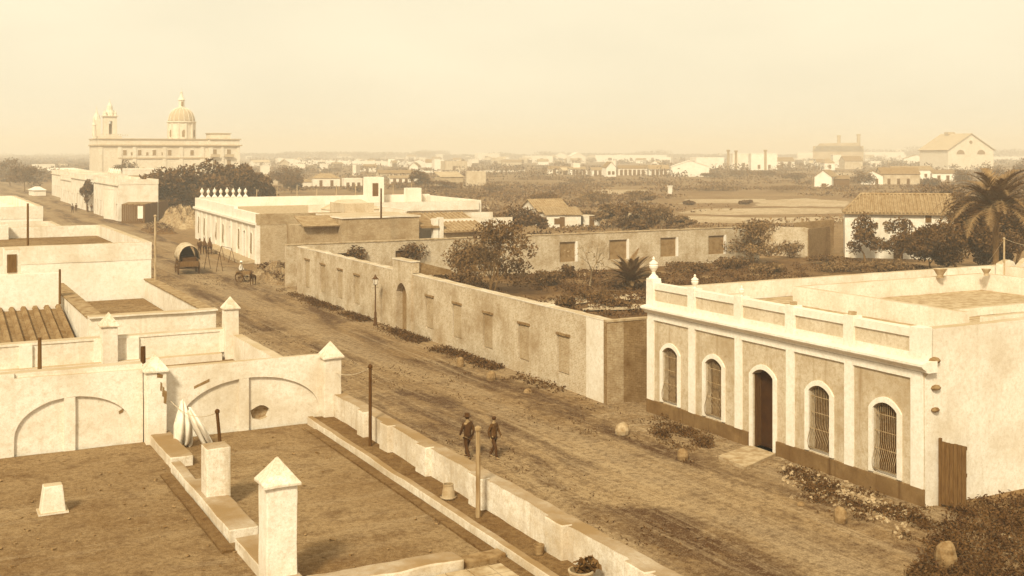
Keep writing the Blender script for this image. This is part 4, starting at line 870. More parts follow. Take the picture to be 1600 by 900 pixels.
# dome
dx, dy = cx(293), CY + 11
r = (cx(314) - cx(272)) / 2
b = MB(); b.lathe((dx, dy, cz(217)), [(r, 0), (r, cz(191) - cz(217)), (r + .6, cz(190) - cz(217)), (r + .6, cz(188.5) - cz(217)), (r, cz(188) - cz(217))], 24); dr = b.build('drum', 'church_trim', ch)
b = MB()
for k in range(12): a = k * math.pi / 6 + .1; b.box(dx + math.cos(a) * r - .35, dy + math.sin(a) * r - .35, cz(216), dx + math.cos(a) * r + .35, dy + math.sin(a) * r + .35, cz(191))
b.build('drum_pilasters', 'church_trim', dr)
for a in (-math.pi / 2 - .02, -math.pi / 2 - 1.05, -math.pi / 2 + 1.05, 0, math.pi):
    P = Vector((dx + math.cos(a) * (r + .05), dy + math.sin(a) * (r + .05), cz(213))); U = Vector((-math.sin(a), math.cos(a), 0)); b = MB(); b.prism([(-.8, 0)] + arc(-.8, .8, 1.9, .9) [0:] + [(.8, 0)], P, U, (0, 0, 1), Vector((math.cos(a), math.sin(a), 0)), .12); b.build('drum_window', 'blind_fill', dr)
hd = cz(166) - cz(188)
b = MB(); b.lathe((dx, dy, cz(188)), [(r * math.cos(t) ** .85 if t < 1.5 else .8, hd * math.sin(t)) for t in [i * 1.5 / 14 for i in range(15)]], 32); dm = b.build('dome', 'dome_stone', ch, smooth=True)
b = MB()
for k in range(16):
    a = k * math.pi / 8; b.tube([(dx + math.cos(a) * (r * math.cos(t) ** .85 + .05), dy + math.sin(a) * (r * math.cos(t) ** .85 + .05), cz(188) + hd * math.sin(t)) for t in [i * 1.42 / 8 for i in range(9)]], .16, 4)
b.build('ribs', 'church_trim', dm)
b = MB(); b.lathe((dx, dy, cz(167)), [(1.7, 0), (1.7, .4), (1.15, .5), (1.15, 3.0), (1.5, 3.2), (1.4, 3.5), (.9, 4.3), (.55, 5.2), (.4, 6.0), (.55, 6.3), (.1, 6.8), (.06, 8.2)], 10); ln = b.build('lantern', 'church_trim', dm)
b = MB(); b.box(dx - .35, dy - 1.25, cz(167) + .8, dx + .35, dy - 1.05, cz(167) + 2.6); b.build('lantern_opening', 'blind_fill', ln); b = MB(); b.box(dx - .5, dy - .07, cz(140) - .8, dx + .5, dy + .07, cz(140) - .65); b.build('cross', 'blind_fill', ln)

# ================================================================== HOUSES
def house(px0, px1, yt, yb, label, roof='flat', wall='whitewash_far', rm='roof_tile', depth=7, rot=12, open_=(), name='house', dep=None, cat='house', grp=None, wallf=.62, para=.5, over=.3, zb=0, chimney=None):
    """openings: (fraction along the front, width m, bottom, top, 'd'/'w')"""
    dep = dep or F * H / (yb - YH); pm = (px0 + px1) / 2; al = math.atan((pm - 800) / F); w_ = (px1 - px0) / F * dep; base = D(pm, dep); top = ZofP(yt, dep)
    r_ = R(rot); w_ = max(1.0, (w_ - depth * abs(math.sin(r_))) / math.cos(r_)) if w_ > depth * .5 else w_
    t = thing(name, base, label, cat, grp); M = Matrix.Translation(base) @ Matrix.Rotation(-YAW - al + r_, 4, 'Z'); h = w_ / 2
    wt = top * wallf if roof in ('gable', 'hip') else (top if roof != 'front_gable' else top * wallf)
    if roof == 'lean': wt = top * .7
    b = MB(M); b.box(-h, 0, -.2, h, depth, wt)
    if roof == 'front_gable':
        b.prism([(-h, wt), (h, wt), (0, top)], (0, 0, 0), (1, 0, 0), (0, 0, 1), (0, 1, 0), depth)
    if roof == 'gable': b.prism([(0, wt), (depth, wt), (depth / 2, top)], (-h, 0, 0), (0, 1, 0), (0, 0, 1), (1, 0, 0), w_)
    b.build('walls', wall, t)
    if roof == 'gable':
        sl_ = math.hypot(depth / 2, top - wt); b = MB(M); d1 = Vector((0, depth / 2, top - wt)).normalized(); n1 = Vector((0, -d1.z, d1.y)); d2 = Vector((0, -depth / 2, top - wt)).normalized(); n2 = Vector((0, d2.z, -d2.y)) * 1
        b.prism([(-over, 0), (w_ + over, 0), (w_ + over, sl_ + over), (-over, sl_ + over)], Vector((-h, -over * d1.y, wt - over * d1.z)), (1, 0, 0), d1, n1, .12)
        b.prism([(-over, 0), (w_ + over, 0), (w_ + over, sl_ + over), (-over, sl_ + over)], Vector((-h, depth + over * d1.y, wt - over * d1.z)), (1, 0, 0), d2, Vector((0, d1.z, d1.y)), .12)
        if dep < 260:
            k = -h - over
            while k < h + over: b.tube([Vector((k, 0, wt)) + d1 * -over + n1 * .12, Vector((k, 0, wt)) + d1 * sl_ + n1 * .12], .09, 5); k += .42
        b.build('roof', rm, t)
    elif roof == 'front_gable':
        b = MB(M)
        for s in (-1, 1):
            dd = Vector((-s * h, 0, top - wt)); l_ = dd.length; dd.normalize(); nn = Vector((s * dd.z, 0, abs(dd.x)))
            b.prism([(-over, -over), (l_ + .05, -over), (l_ + .05, depth + over), (-over, depth + over)], Vector((s * h, 0, wt)), dd, (0, 1, 0), nn, .15)
        b.build('roof', rm, t)
    elif roof == 'hip':
        i_ = min(h * .6, depth * .5); b = MB(M); b.add([(-h - over, -over, wt), (h + over, -over, wt), (h + over, depth + over, wt), (-h - over, depth + over, wt), (-h + i_, depth / 2, top), (h - i_, depth / 2, top)], [(0,3,2,1),(0,1,5,4),(1,2,5),(2,3,4,5),(3,0,4)]); b.build('roof', rm, t)
    elif roof == 'lean':
        b = MB(M); b.prism([(-over, wt), (depth + over, top), (depth + over, top + .12), (-over, wt + .12)], (-h - over, 0, 0), (0, 1, 0), (0, 0, 1), (1, 0, 0), w_ + 2 * over)
        if dep < 260:
            k = -h - over
            while k < h + over: b.tube([(k, -over, wt + .12), (k, depth + over, top + .12)], .09, 5); k += .42
        b.build('roof', rm, t)
    else:
        b = MB(M); b.box(-h - .05, -.05, wt, h + .05, .3, wt + para); b.box(-h - .05, depth - .3, wt, h + .05, depth + .05, wt + para); b.box(-h - .05, .3, wt, -h + .3, depth - .3, wt + para); b.box(h - .3, .3, wt, h + .05, depth - .3, wt + para); b.build('parapet', wall, t)
    for fr, ow, z0, z1, kind in open_:
        x = -h + w_ * fr; b = MB(M); b.box(x - ow / 2 - .12, -.08, z0, x + ow / 2 + .12, -.003, z1 + .12); o = b.build('door' if kind == 'd' else 'window', wall, t)
        b = MB(M); b.box(x - ow / 2, -.12, z0 + (.0 if kind == 'd' else .08), x + ow / 2, -.082, z1); b.build('door_leaf' if kind == 'd' else 'pane', 'shutter_wood', o)
    if chimney: b = MB(M); b.box(chimney[0] * h - .3, depth * .4, wt, chimney[0] * h + .3, depth * .4 + .6, top + chimney[1]); b.build('chimney', wall, t)
    return t
dw = lambda *f: tuple((x, 1.0, 0, 2.1, 'd') for x in f)
ww = lambda *f: tuple((x, .9, .9, 2.0, 'w') for x in f)
# street row, right side, far
X3 = 32.8
def rowhouse(x0, y0, x1, y1, z, label, n, name='row_house', merl=False, mat='whitewash'):
    t = thing(name, (x0, y0, 0), label, 'house', 'houses along the far street'); ops = []
    L_ = y1 - y0
    for k in range(n): c = L_ * (k + .5) / n; ops.append((c - .55, c + .55, .1 if k % 2 else .8, 2.8, .15))
    b = MB(); wall_open(b, (x0, y0, 0), (0, 1, 0), (1, 0, 0), .4, L_, -.1, z - .9, ops); b.build('front_wall', mat, t)
    b = MB(); b.box(x0 + .4, y0, -.1, x1, y1, z - .9); b.build('walls', mat, t)
    b = MB(); ring(b, x0 - .05, y0 - .05, x1 + .05, y1 + .05, z - .9, z, .35); b.box(x0 - .25, y0, z - 1.1, x0 - .051, y1, z - .9); b.build('parapet', mat, t)
    for k, op in enumerate(ops): b = MB(); b.box(x0 + .25, y0 + op[0], op[2], x0 + .39, y0 + op[1], 2.95); b.build('door_leaf' if k % 2 else 'shutter', 'shutter_wood', t)
    if merl:
        for k in range(6): c = y0 + .4 + k * 2.2; b = MB(); b.box(x0, c, z, x0 + .8, c + .9, z + 1.0); b.lathe((x0 + .4, c + .45, z + 1.0), [(.4, 0), (.3, .4), (.1, .8), (.02, .9)], 6); b.build('merlon', mat, t)
    return t
rowhouse(X3, 207, 39.5, 236, 7.2, 'white street house with pointed merlons, beyond the plank shed', 8, merl=True)
rowhouse(X3 + .2, 247, 41, 272, 7.3, 'bright white house behind the small street tree', 6)
rowhouse(X3 + 1.2, 274, 41, 300, 6.4, 'plain low house further down, next past the bright white one', 6)
rowhouse(X3 + 3.5, 302, 44, 340, 7.0, 'long many-doored house far down the street', 8)
rowhouse(X3 + 7.5, 343, 48, 372, 4.6, 'last small white house at the end of the street', 6)
house(178, 229, 297, 345, 'plain white block of a house joined to the merloned street house', depth=10, rot=20, para=.1)
sh = thing('plank_shed', G(225, 346), 'dark plank shed with one white door, before the big dark trees', 'shed')
pa, pb, pc = G(190, 349), G(226, 349), G(263, 340)
for a_, c_, nm, n_ in ((pa, pb, 'plank_front', 11), (pb, pc, 'plank_side', 16)):
    d_ = (c_ - a_); b = MB()
    for k in range(n_): b.prism([(k / n_, 0), ((k + .86) / n_, 0), ((k + .86) / n_, 3.1 + .08 * (k % 3)), (k / n_, 3.1 + .08 * (k % 3))], a_, d_, (0, 0, 1), Vector((-d_.y, d_.x, 0)).normalized(), .08)
    b.build(nm, 'shutter_wood', sh)
d_ = pb - pa; n_ = Vector((-d_.y, d_.x, 0)).normalized(); b = MB(); b.prism([(.70, .8), (.93, .8), (.93, 2.9), (.70, 2.9)], pa - n_ * .06, d_, (0, 0, 1), n_, .05); b.build('door', 'whitewash_clean', sh)
b = MB(); b.add([tuple(pa + Vector((0, 0, 3.2))), tuple(pb + Vector((0, 0, 3.2))), tuple(pc + Vector((0, 0, 3.2))), tuple(pc + Vector((-3, 3, 3.3))), tuple(pa + Vector((2, 6, 3.3)))], [(0, 1, 2, 3, 4)]); o = b.build('roof', 'roof_tile_dark', sh); md = o.modifiers.new('s', 'SOLIDIFY'); md.thickness = .1
# houses in front of the church
house(196, 246, 266, 300, 'whitewashed low houses front with a dark band, under the church wall', depth=8, rot=10, open_=ww(.3, .7), roof='flat')
house(213, 237, 262, 292, 'tiny pedimented porch building before the church', 'front_gable', depth=6, rot=4, open_=dw(.5), wallf=.8, rm='far_roof', name='porch_building')
house(209, 243, 276, 306, 'shed with a steep tiled roof slope beside the dark trees', 'lean', depth=12, rot=20, rm='roof_tile_dark')
house(62, 140, 262.5, 271, 'long pale building low on the horizon left of the church', 'hip', depth=18, rot=5, rm='whitewash_far', wallf=.5)
house(52, 86, 258, 269, 'short white house at the far left horizon', depth=10, rot=5, open_=dw(.3, .6))
house(88, 112, 256, 263, 'round-shouldered pale barn left of the church', 'hip', depth=20, rot=5, rm='far_roof', name='barn', wallf=.4, cat='barn')
house(50, 75, 292, 306, 'low dusty white house where the street bends away', 'hip', depth=8, rot=10, rm='whitewash_far')
# the middle village, left to right
V = [
 (382, 437, 274, 289, 'grey-roofed shed in the trees right of the church', 'lean', 'grey_render', 'roof_tile_dark', dw(.7)),
 (432, 462, 249, 259, 'small white cube house at the left end of the long white wall', 'flat', 'whitewash_far', 'roof_tile', dw(.5)),
 (394, 427, 250, 260, 'white gabled house beside the church', 'gable', 'whitewash_far', 'far_roof', dw(.4)),
 (488, 532, 271, 291, 'white house with a low hipped roof in the dark trees', 'hip', 'whitewash_far', 'roof_tile', dw(.3, .7)),
 (466, 490, 281, 292, 'little white lean-to left of the hipped house', 'lean', 'whitewash_far', 'roof_tile', ()),
 (536, 568, 281, 293, 'row of white washed stalls right of the hipped house', 'flat', 'whitewash_far', 'roof_tile', dw(.2, .5, .8)),
 (576, 594, 278, 292, 'narrow white house standing alone in the scrub', 'gable', 'whitewash_far', 'roof_tile', dw(.5)),
 (609, 656, 275, 287, 'white striped shed row with many dark doorways', 'lean', 'whitewash_far', 'roof_tile', dw(.15, .35, .55, .75)),
 (590, 650, 266, 279, 'long brown-roofed barn above the striped shed row', 'gable', 'grey_render', 'roof_tile_dark', ()),
 (650, 663, 267, 279, 'small bright white box of a hut', 'flat', 'whitewash_clean', 'roof_tile', ()),
 (684, 729, 269, 295, 'roofless brick shell with a sloping gable', 'lean', 'house_brick', 'house_brick', dw(.9)),
 (728, 760, 270, 290, 'ruined grey wall with a gap, right of the brick shell', 'flat', 'grey_render', 'roof_tile', ()),
 (692, 734, 253, 268, 'square grey house with one window and a flat roof', 'flat', 'grey_render', 'roof_tile', ww(.4)),
 (679, 694, 251, 267, 'white tower-like end house left of the square grey one', 'flat', 'whitewash_clean', 'roof_tile', ()),
 (744, 783, 240, 251, 'white terrace on the skyline over the middle of the village', 'flat', 'whitewash_far', 'roof_tile', dw(.4)),
 (783, 816, 250, 259, 'low brown house right of the skyline terrace', 'gable', 'grey_render', 'roof_tile_dark', ()),
 (818, 866, 244, 254, 'long white house with two wings near the horizon', 'flat', 'whitewash_far', 'roof_tile', dw(.6)),
 (868, 888, 238.5, 252, 'tall white house with a rounded gable on the horizon', 'front_gable', 'whitewash_far', 'whitewash_far', ()),
 (889, 918, 238, 255, 'white house with a broad pediment on the horizon', 'front_gable', 'whitewash_far', 'whitewash_far', ww(.5)),
 (856, 888, 260, 272, 'dark-roofed low house left of the striped barracks', 'gable', 'whitewash_far', 'roof_tile_dark', dw(.3, .7)),
 (889, 920, 261, 273, 'white striped barrack, first of the middle row', 'lean', 'whitewash_clean', 'roof_tile', dw(.2, .4, .6, .8)),
 (924, 944, 262, 275, 'short striped barrack before the big gable', 'lean', 'whitewash_clean', 'roof_tile', dw(.3, .7)),
 (944, 966, 253, 276, 'bright white half-gabled house in the middle row', 'front_gable', 'whitewash_clean', 'roof_tile_dark', ww(.3, .7)),
 (966, 1012, 259, 274, 'long row of pale stalls with upright dark gaps', 'lean', 'whitewash_far', 'roof_tile_dark', dw(.1, .25, .4, .55, .7, .85)),
 (1012, 1048, 258, 274, 'washing-white stalls left of the big blank house', 'gable', 'whitewash_clean', 'roof_tile', dw(.2, .4, .6, .8)),
 (1048, 1109, 251, 276, 'big blank white house with a cut-off gable', 'front_gable', 'whitewash_clean', 'whitewash_far', ()),
 (1083, 1136, 247, 265, 'long white shed behind the big blank house', 'flat', 'whitewash_clean', 'roof_tile', ()),
 (930, 1042, 243, 253, 'very long low white building across the plain', 'flat', 'whitewash_clean', 'roof_tile', ww(.2, .5, .8)),
 (1142, 1172, 241, 263, 'white workshop with chimneys beside the dark hedge', 'flat', 'whitewash_far', 'roof_tile', ww(.7)),
 (1172, 1216, 241, 266, 'tallest white block house in the right village', 'flat', 'whitewash_clean', 'roof_tile', ww(.3, .7)),
 (1209, 1246, 246, 262, 'white gabled house at the left edge of the right village', 'gable', 'whitewash_far', 'roof_tile_dark', dw(.3, .7)),
 (1246, 1272, 239, 250, 'pale flat house on the skyline left of the chimneys', 'flat', 'whitewash_far', 'roof_tile', ()),
 (1285, 1308, 248, 266, 'small cottage with one square window behind the gabled white house', 'hip', 'whitewash_clean', 'roof_tile', ww(.5)),
 (1300, 1316, 243, 262, 'narrow white house joined to the small cottage', 'flat', 'whitewash_far', 'roof_tile', ()),
 (1316, 1352, 244, 264, 'dark brown barn among trees', 'gable', 'grey_render', 'roof_tile_dark', ()),
 (1352, 1412, 238, 249, 'long white wall-like shed below the factory', 'flat', 'whitewash_clean', 'roof_tile', ()),
 (1400, 1412, 233, 247, 'small white cube above the long shed', 'flat', 'whitewash_clean', 'roof_tile', ()),
 (1412, 1452, 242, 258, 'broad white gable house left of the warehouse', 'front_gable', 'whitewash_clean', 'roof_tile', ()),
 (1374, 1440, 262, 288, 'cluttered brown porch house with posts', 'gable', 'grey_render', 'roof_tile_dark', dw(.2, .45, .7)),
 (1346, 1380, 267, 288, 'low white gabled end house left of the porch house', 'front_gable', 'whitewash_clean', 'roof_tile', dw(.7)),
 (1395, 1460, 260, 280, 'long white shed behind the porch house', 'lean', 'whitewash_clean', 'roof_tile', ww(.8)),
 (1456, 1492, 266, 283, 'white shelter with dark openings right of the porch house', 'lean', 'whitewash_clean', 'roof_tile_dark', dw(.3, .7)),
 (1468, 1502, 243, 256, 'rounded white hut below the warehouse', 'hip', 'whitewash_clean', 'whitewash_far', ()),
 (1302, 1328, 275, 292, 'open dark lean-to at the side of the gabled white house', 'lean', 'shutter_wood', 'roof_tile_dark', ()),
]
for i, (a, c, yt, yb, lab, rf, wl, rm, op) in enumerate(V):
    dep = F * H / (yb - YH); sc_h = ZofP(yt, dep)
    op2 = tuple((f, o_w * max(1, dep / 380), z0, min(z1 * max(1, dep / 420), sc_h * .66), k) for f, o_w, z0, z1, k in op)
    house(a, c, yt, yb, lab, rf, wl, rm, depth=6 if dep < 600 else 12, rot=(14, 8, 20, 4)[i % 4], open_=op2, name='village_house' if 'house' in lab else 'village_building', cat='house' if 'house' in lab else 'building', grp='buildings of the far village', over=.25)
house(1268, 1304, 266, 292, 'gabled white house with a blank bright end wall, at the edge of the field', 'front_gable', 'whitewash_clean', 'roof_tile', depth=9, rot=-14, wallf=.62, open_=((.55, 1.6, 0, 1.2, 'w'),))
# the many tiny houses of the far plain
rng = random.Random(31); tiny = []
ZONES = ((0, 450, 'just right of the church'), (450, 560, 'above the hipped house in the dark trees'), (560, 640, 'above the striped shed row'), (640, 700, 'left of the square grey house'), (700, 770, 'above the square grey house'), (770, 830, 'above the ruined grey wall'), (830, 880, 'left of the pedimented house on the skyline'), (880, 950, 'over the striped barracks'), (950, 1052, 'over the long row of pale stalls'), (1052, 1180, 'round the two workshop chimneys'), (1180, 1250, 'right of the tallest white block house'), (1250, 1310, 'left of the factory'), (1310, 1400, 'right under the factory'), (1400, 1700, 'left of the gabled warehouse'))
for i in range(128):
    px = 385 + (i % 64 + rng.random() * .8) * 17.3; yb = (rng.choice((247, 249, 251, 254, 257, 260)) if i < 64 else rng.choice((245.5, 256, 260, 264, 268, 272))) + rng.random() * 2; w_ = rng.uniform(8, 20)
    hgt = rng.uniform(3.5, 6.5) * (1.25 if yb < 252 else 1); dep = F * H / (yb - YH); yt = YH + (H - hgt) * F / dep
    if 1052 < px < 1110 or 1440 < px < 1560 or (i >= 64 and yb > 262 and (px > 1240 or 640 < px < 700 or 940 < px < 1120 or rng.random() < .35)): continue
    rf = rng.choice(('flat', 'gable', 'front_gable', 'gable', 'flat')); o_ = tuple((f, dep / 420, 0, 2.3 * min(1.5, dep / 700), 'd') for f in rng.choice(((.3,), (.25, .6), (.2, .5, .8), ())))
    wl = rng.choice(('whitewash_far', 'whitewash_clean', 'whitewash_far', 'grey_render'))
    look = {'flat': 'flat-roofed', 'gable': 'ridge-roofed', 'front_gable': 'gable-fronted'}[rf] + (' grey' if wl == 'grey_render' else ' white') + ' house'
    tiny.append((look, [z[2] for z in ZONES if z[0] <= px < z[1]][0], px))
    tiny[-1] += (house(px, px + w_, yt, yb, look, rf, wl, rng.choice(('roof_tile', 'roof_tile_dark', 'far_roof')), depth=7, rot=rng.uniform(-25, 25), open_=o_, name='distant_house', grp='tiny houses of the far plain'),)
for look, zone, px, o in tiny:
    same = sorted(q[2] for q in tiny if q[:2] == (look, zone)); k = same.index(px); n = len(same)
    o['label'] = ('tiny ' if n == 1 else ('leftmost ', 'rightmost ')[k == n - 1] + 'tiny ' if n == 2 or k in (0, n - 1) else ('second', 'third', 'fourth', 'fifth', 'sixth', 'seventh', 'eighth')[k - 1] + ' tiny ') + look + ' ' + zone
# long white boundary walls
def longwall(pts, h, label, mat='whitewash_clean', th_=.6, piers=0):
    P = [D(px, F * H / (py - YH)) for px, py in pts]; t = thing('boundary_wall', P[0], label, 'wall', 'long walls on the plain'); b = MB()
    for a, c in zip(P, P[1:]):
        d_ = c - a; b.prism([(0, -.2), (1, -.2), (1, h), (0, h)], a, d_, (0, 0, 1), Vector((-d_.y, d_.x, 0)).normalized(), th_)
        n_ = int(d_.length / 14)
        for k in range(n_ if piers else 0): q = a + d_ * k / n_; b.box(q.x - .6, q.y - .6, 0, q.x + .6, q.y + .6, h + .8)
    b.build('masonry', mat, t); return t
longwall([(437, 257), (560, 259), (680, 262)], 4.2, 'long white wall with piers right of the church', piers=1)
longwall([(650, 258), (742, 259)], 3.2, 'white wall running behind the square grey house')
longwall([(1505, 249.5), (1600, 249.5), (1660, 249.5)], 4.6, 'white wall with posts at the right edge under the horizon', piers=1)
longwall([(1352, 251.5), (1452, 251)], 3.0, 'white boundary wall before the factory')
longwall([(560, 268), (700, 270), (820, 268)], 1.0, 'low pale wall crossing the scrub in the middle distance')
# garden cottage, tiled, middle
house(826, 906, 313, 352, 'small tiled cottage with a white gable end among the garden trees', 'gable', 'whitewash', 'roof_tile', depth=8, rot=24, wallf=.55, open_=((.55, 1.0, .8, 1.8, 'w'),), name='cottage')
house(850, 912, 327, 357, 'lower tiled annexe in front of the garden cottage', 'lean', 'whitewash', 'roof_tile', depth=5, rot=10, open_=((.3, .9, .6, 1.6, 'w'), (.45, .8, .0, 1.8, 'd')), name='annexe')
house(908, 941, 339, 356, 'white flat-roofed porch of the garden cottage', 'flat', 'whitewash', depth=4, rot=10, open_=((.5, .8, 0, 1.9, 'd'),), para=.15, name='annexe')
# big tiled white house, right
BW = G(1320, 402); q1 = XatY(1320, BW.y)
t = thing('tiled_white_house', BW, 'white house with a ribbed tile roof behind climbing bushes on the right', 'house')
dirx = Vector((C_, -S_, 0)); diry = Vector((S_, C_, 0)); MM = Matrix(((dirx.x, diry.x, 0, BW.x), (dirx.y, diry.y, 0, BW.y), (0, 0, 1, 0), (0, 0, 0, 1)))
MM = MM @ Matrix.Rotation(R(-15), 4, 'Z')
dp = 131.0; wl_ = 158 / F * dp; zt_ = ZofP(332, dp); zr_ = ZofP(303, dp + 4) ; b = MB(MM)
b.box(0, 0, -.1, wl_, 8, zt_); b.build('walls', 'whitewash', t, rough=(1.2, .04))
sl_ = math.hypot(4.4, zr_ - zt_); b = MB(MM)
b.add([(-.2, -.45, zt_), (wl_ + .3, -.45, zt_), (wl_ + .3, 4, zr_), (1.9, 4, zr_), (-.2, 8.4, zt_), (wl_ + .3, 8.4, zt_), (-.2, -.45, zt_ - .15), (wl_ + .3, -.45, zt_ - .15), (-.2, 8.4, zt_ - .15), (wl_ + .3, 8.4, zt_ - .15)], [(0,1,2,3),(3,2,5,4),(0,3,4),(0,6,7,1),(1,7,9,5,2),(4,5,9,8),(0,4,8,6),(6,8,9,7)])
k = 0.0
while k < wl_ + .2:
    yb_ = -.45; x_top = max(k, 1.9 if k > 1.9 else k); f_ = 1 if k > 1.9 else max(.05, (k + .2) / 2.1)
    b.tube([(k, -.5, zt_ + .03), (k, -.45 + 4.45 * f_, zt_ + .03 + (zr_ - zt_) * f_)], .13, 6); k += .42
b.tube([(1.9, 4, zr_ + .08), (wl_ + .3, 4, zr_ + .08)], .14, 6); b.tube([(-.2, -.45, zt_ + .06), (1.9, 4, zr_ + .08)], .13, 6)
b.build('roof', 'roof_tile', t)
x_ = (1443 - 1320) / F * dp; b = MB(MM); b.box(x_ - .45, -.06, ZofP(346, dp), x_ + .45, -.002, ZofP(333.5, dp)); o = b.build('window', 'whitewash_clean', t); b = MB(MM); b.box(x_ - .33, -.09, ZofP(345.5, dp), x_ + .33, -.061, ZofP(334, dp))
b.build('pane', 'glass_pane', o)
b = MB(MM); x_ = (1399 - 1320) / F * dp; b.box(x_ - .5, -.05, 0, x_ + .5, -.002, 2.1); b.build('door', 'shutter_wood', t)
# warehouse + factory
def ware():
    dep = 760.0; al = math.atan((1500 - 800) / F); base = D(1500, dep); t = thing('warehouse', base, 'large gabled warehouse with two half-round windows on the right skyline', 'warehouse')
    M = Matrix.Translation(base) @ Matrix.Rotation(-YAW - al + R(33), 4, 'Z'); k = dep / F
    ze, zr = ZofP(234, dep), ZofP(209, dep); hw = 34 * k / math.cos(R(33)) * .98; b = MB(M)
    b.box(-hw + 8, 0, -.2, hw + 8, 34, ze); b.prism([(-hw + 8, ze), (hw + 8, ze), (8, zr)], (0, 0, 0), (1, 0, 0), (0, 0, 1), (0, 1, 0), 34); b.build('walls', 'church_trim', t)
    b = MB(M)
    for s in (-1, 1):
        dd = Vector((-s * hw, 0, zr - ze)); l_ = dd.length; dd.normalize(); nn = Vector((s * dd.z, 0, abs(dd.x))); b.prism([(-1, -1), (l_ + .1, -1), (l_ + .1, 35), (-1, 35)], Vector((8 + s * hw, 0, ze)), dd, (0, 1, 0), nn, .4)
    b.build('roof', 'far_roof', t)
    for x in (-hw * .45, hw * .45):
        b = MB(M); b.prism([(x + 8 + 3 * math.cos(i * math.pi / 10), ze - 3 + 3 * math.sin(i * math.pi / 10)) for i in range(11)], (0, -.15, 0), (1, 0, 0), (0, 0, 1), (0, 1, 0), .14); b.build('window', 'blind_fill', t)
    b = MB(M); b.prism([(8 + 1.2 * math.cos(i * math.pi / 6), ze + 5 + 1.2 * math.sin(i * math.pi / 6)) for i in range(12)], (0, -.15, 0), (1, 0, 0), (0, 0, 1), (0, 1, 0), .14); b.build('round_window', 'blind_fill', t)
    b = MB(M); b.box(5.5, 22, zr - .3, 10.5, 27, zr + 1.5); b.build('roof_vent', 'far_roof', t)
ware()
t = thing('factory', D(1322, 1150), 'low dark factory with two stubby chimneys on the right skyline', 'factory')
al = math.atan((1320 - 800) / F); M = Matrix.Translation(D(1322, 1150)) @ Matrix.Rotation(-YAW - al, 4, 'Z'); k = 1150 / F
b = MB(M); b.box(-50 * k, 0, 0, 26 * k, 60, ZofP(228, 1150)); b.prism([(-52 * k, 12), (-40 * k, ZofP(224, 1150)), (18 * k, ZofP(223, 1150)), (28 * k, 12)], (0, 0, 0), (1, 0, 0), (0, 0, 1), (0, 1, 0), 50); b.build('main_hall', 'factory_brick', t)
for px, yt in ((1311, 211), (1341, 209)):
    b = MB(M); x_ = (px - 1322) * k; b.lathe((x_, 20, 0), [(2.1, 0), (1.7, ZofP(yt + 3, 1150)), (2.1, ZofP(yt + 2.5, 1150)), (2.1, ZofP(yt, 1150)), (1.4, ZofP(yt, 1150) + .1)], 10); b.build('chimney', 'factory_brick', t)
for px, yt, dp_, lb in ((1138, 234, 700, 'leftmost of the three thin workshop chimneys'), (1150, 235, 702, 'middle one of the three thin workshop chimneys'), (1196, 234, 704, 'thin chimney above the tallest white block house')):
    p = D(px, dp_); t = thing('workshop_chimney', p, lb, 'chimney', 'workshop chimneys'); b = MB(Matrix.Translation(p)); z = ZofP(yt, dp_); b.box(-.55, -.55, 0, .55, .55, z * .92); b.build('shaft', 'factory_brick', t); b = MB(Matrix.Translation(p)); b.box(-.8, -.8, z * .92, .8, .8, z); b.build('cap', 'factory_brick', t)
p = G(1047, 303); t = thing('field_pillar', p, 'white gate pillar alone in the scrub field', 'pillar'); b = MB(Matrix.Translation(p)); b.box(-.45, -.45, 0, .45, .45, 2.1); b.build('shaft', 'whitewash_clean', t); b = MB(Matrix.Translation(p)); b.box(-.6, -.6, 2.1, .6, .6, 2.35); b.build('cap', 'whitewash_clean', t)
# ================================================================== TREES AND PLANTS
def tp(px, yb, yt, wpx):   # spot, height and width of a plant
    dep = F * H / (yb - YH); return G(px, yb), ZofP(yt, dep), wpx * dep / F
T = [
 (252, 338, 270, 62, 'round dark tree at the left end of the grove behind the plank shed'), (290, 336, 266, 66, 'dark tree with a pale gap left of the grove centre'),
 (330, 334, 258, 76, 'tallest and darkest tree of the grove before the church'), (368, 332, 264, 62, 'broad dark tree right of the tallest one in the grove'),
 (402, 330, 276, 52, 'lower tree at the right end of the grove')]
for i, (px, yb, yt, wp, lb) in enumerate(T):
    p, h, wd = tp(px, yb, yt, wp); tree('grove_tree', p, h, wd * 1.1, lb, seed=20 + i, size=.34, dens=1.5, gap=.05, group='trees of the grove by the church', crown_low=.12)
T = [
 (196, 296, 254, 34, 'small tree standing against the church front', 'leaf_mid'), (136, 330, 286, 16, 'slender street tree between the two white houses', 'leaf_mid'),
 (38, 300, 262, 44, 'hazy tree at the far left where the street ends', 'leaf_mid'), (92, 285, 267, 30, 'low hazy tree left of the bright row houses', 'leaf_mid'), (16, 290, 250, 40, 'pale tree at the left edge of the view', 'leaf_mid'),
 (445, 296, 262, 54, 'dark round tree right of the grove by a grey shed', 'leaf_dark'), (455, 302, 277, 40, 'low tree in the scrub behind the white corner house', 'leaf_dark'),
 (803, 372, 325, 70, 'dark dense tree behind the garden back wall', 'leaf_dark'), (838, 366, 340, 34, 'small dark tree left of the garden cottage', 'leaf_dark'),
 (700, 330, 309, 56, 'dark rounded thicket by the pale path, behind the corner house', 'leaf_dark'), (655, 300, 268, 30, 'slight tree in the middle village', 'leaf_mid')]
for i, (px, yb, yt, wp, lb, lf) in enumerate(T):
    p, h, wd = tp(px, yb, yt, wp); tree('tree', p, h, wd * 1.05, lb, seed=40 + i, size=.26 if yb < 320 else .2, dens=.9, gap=.08, leaf=lf, crown_low=.15)
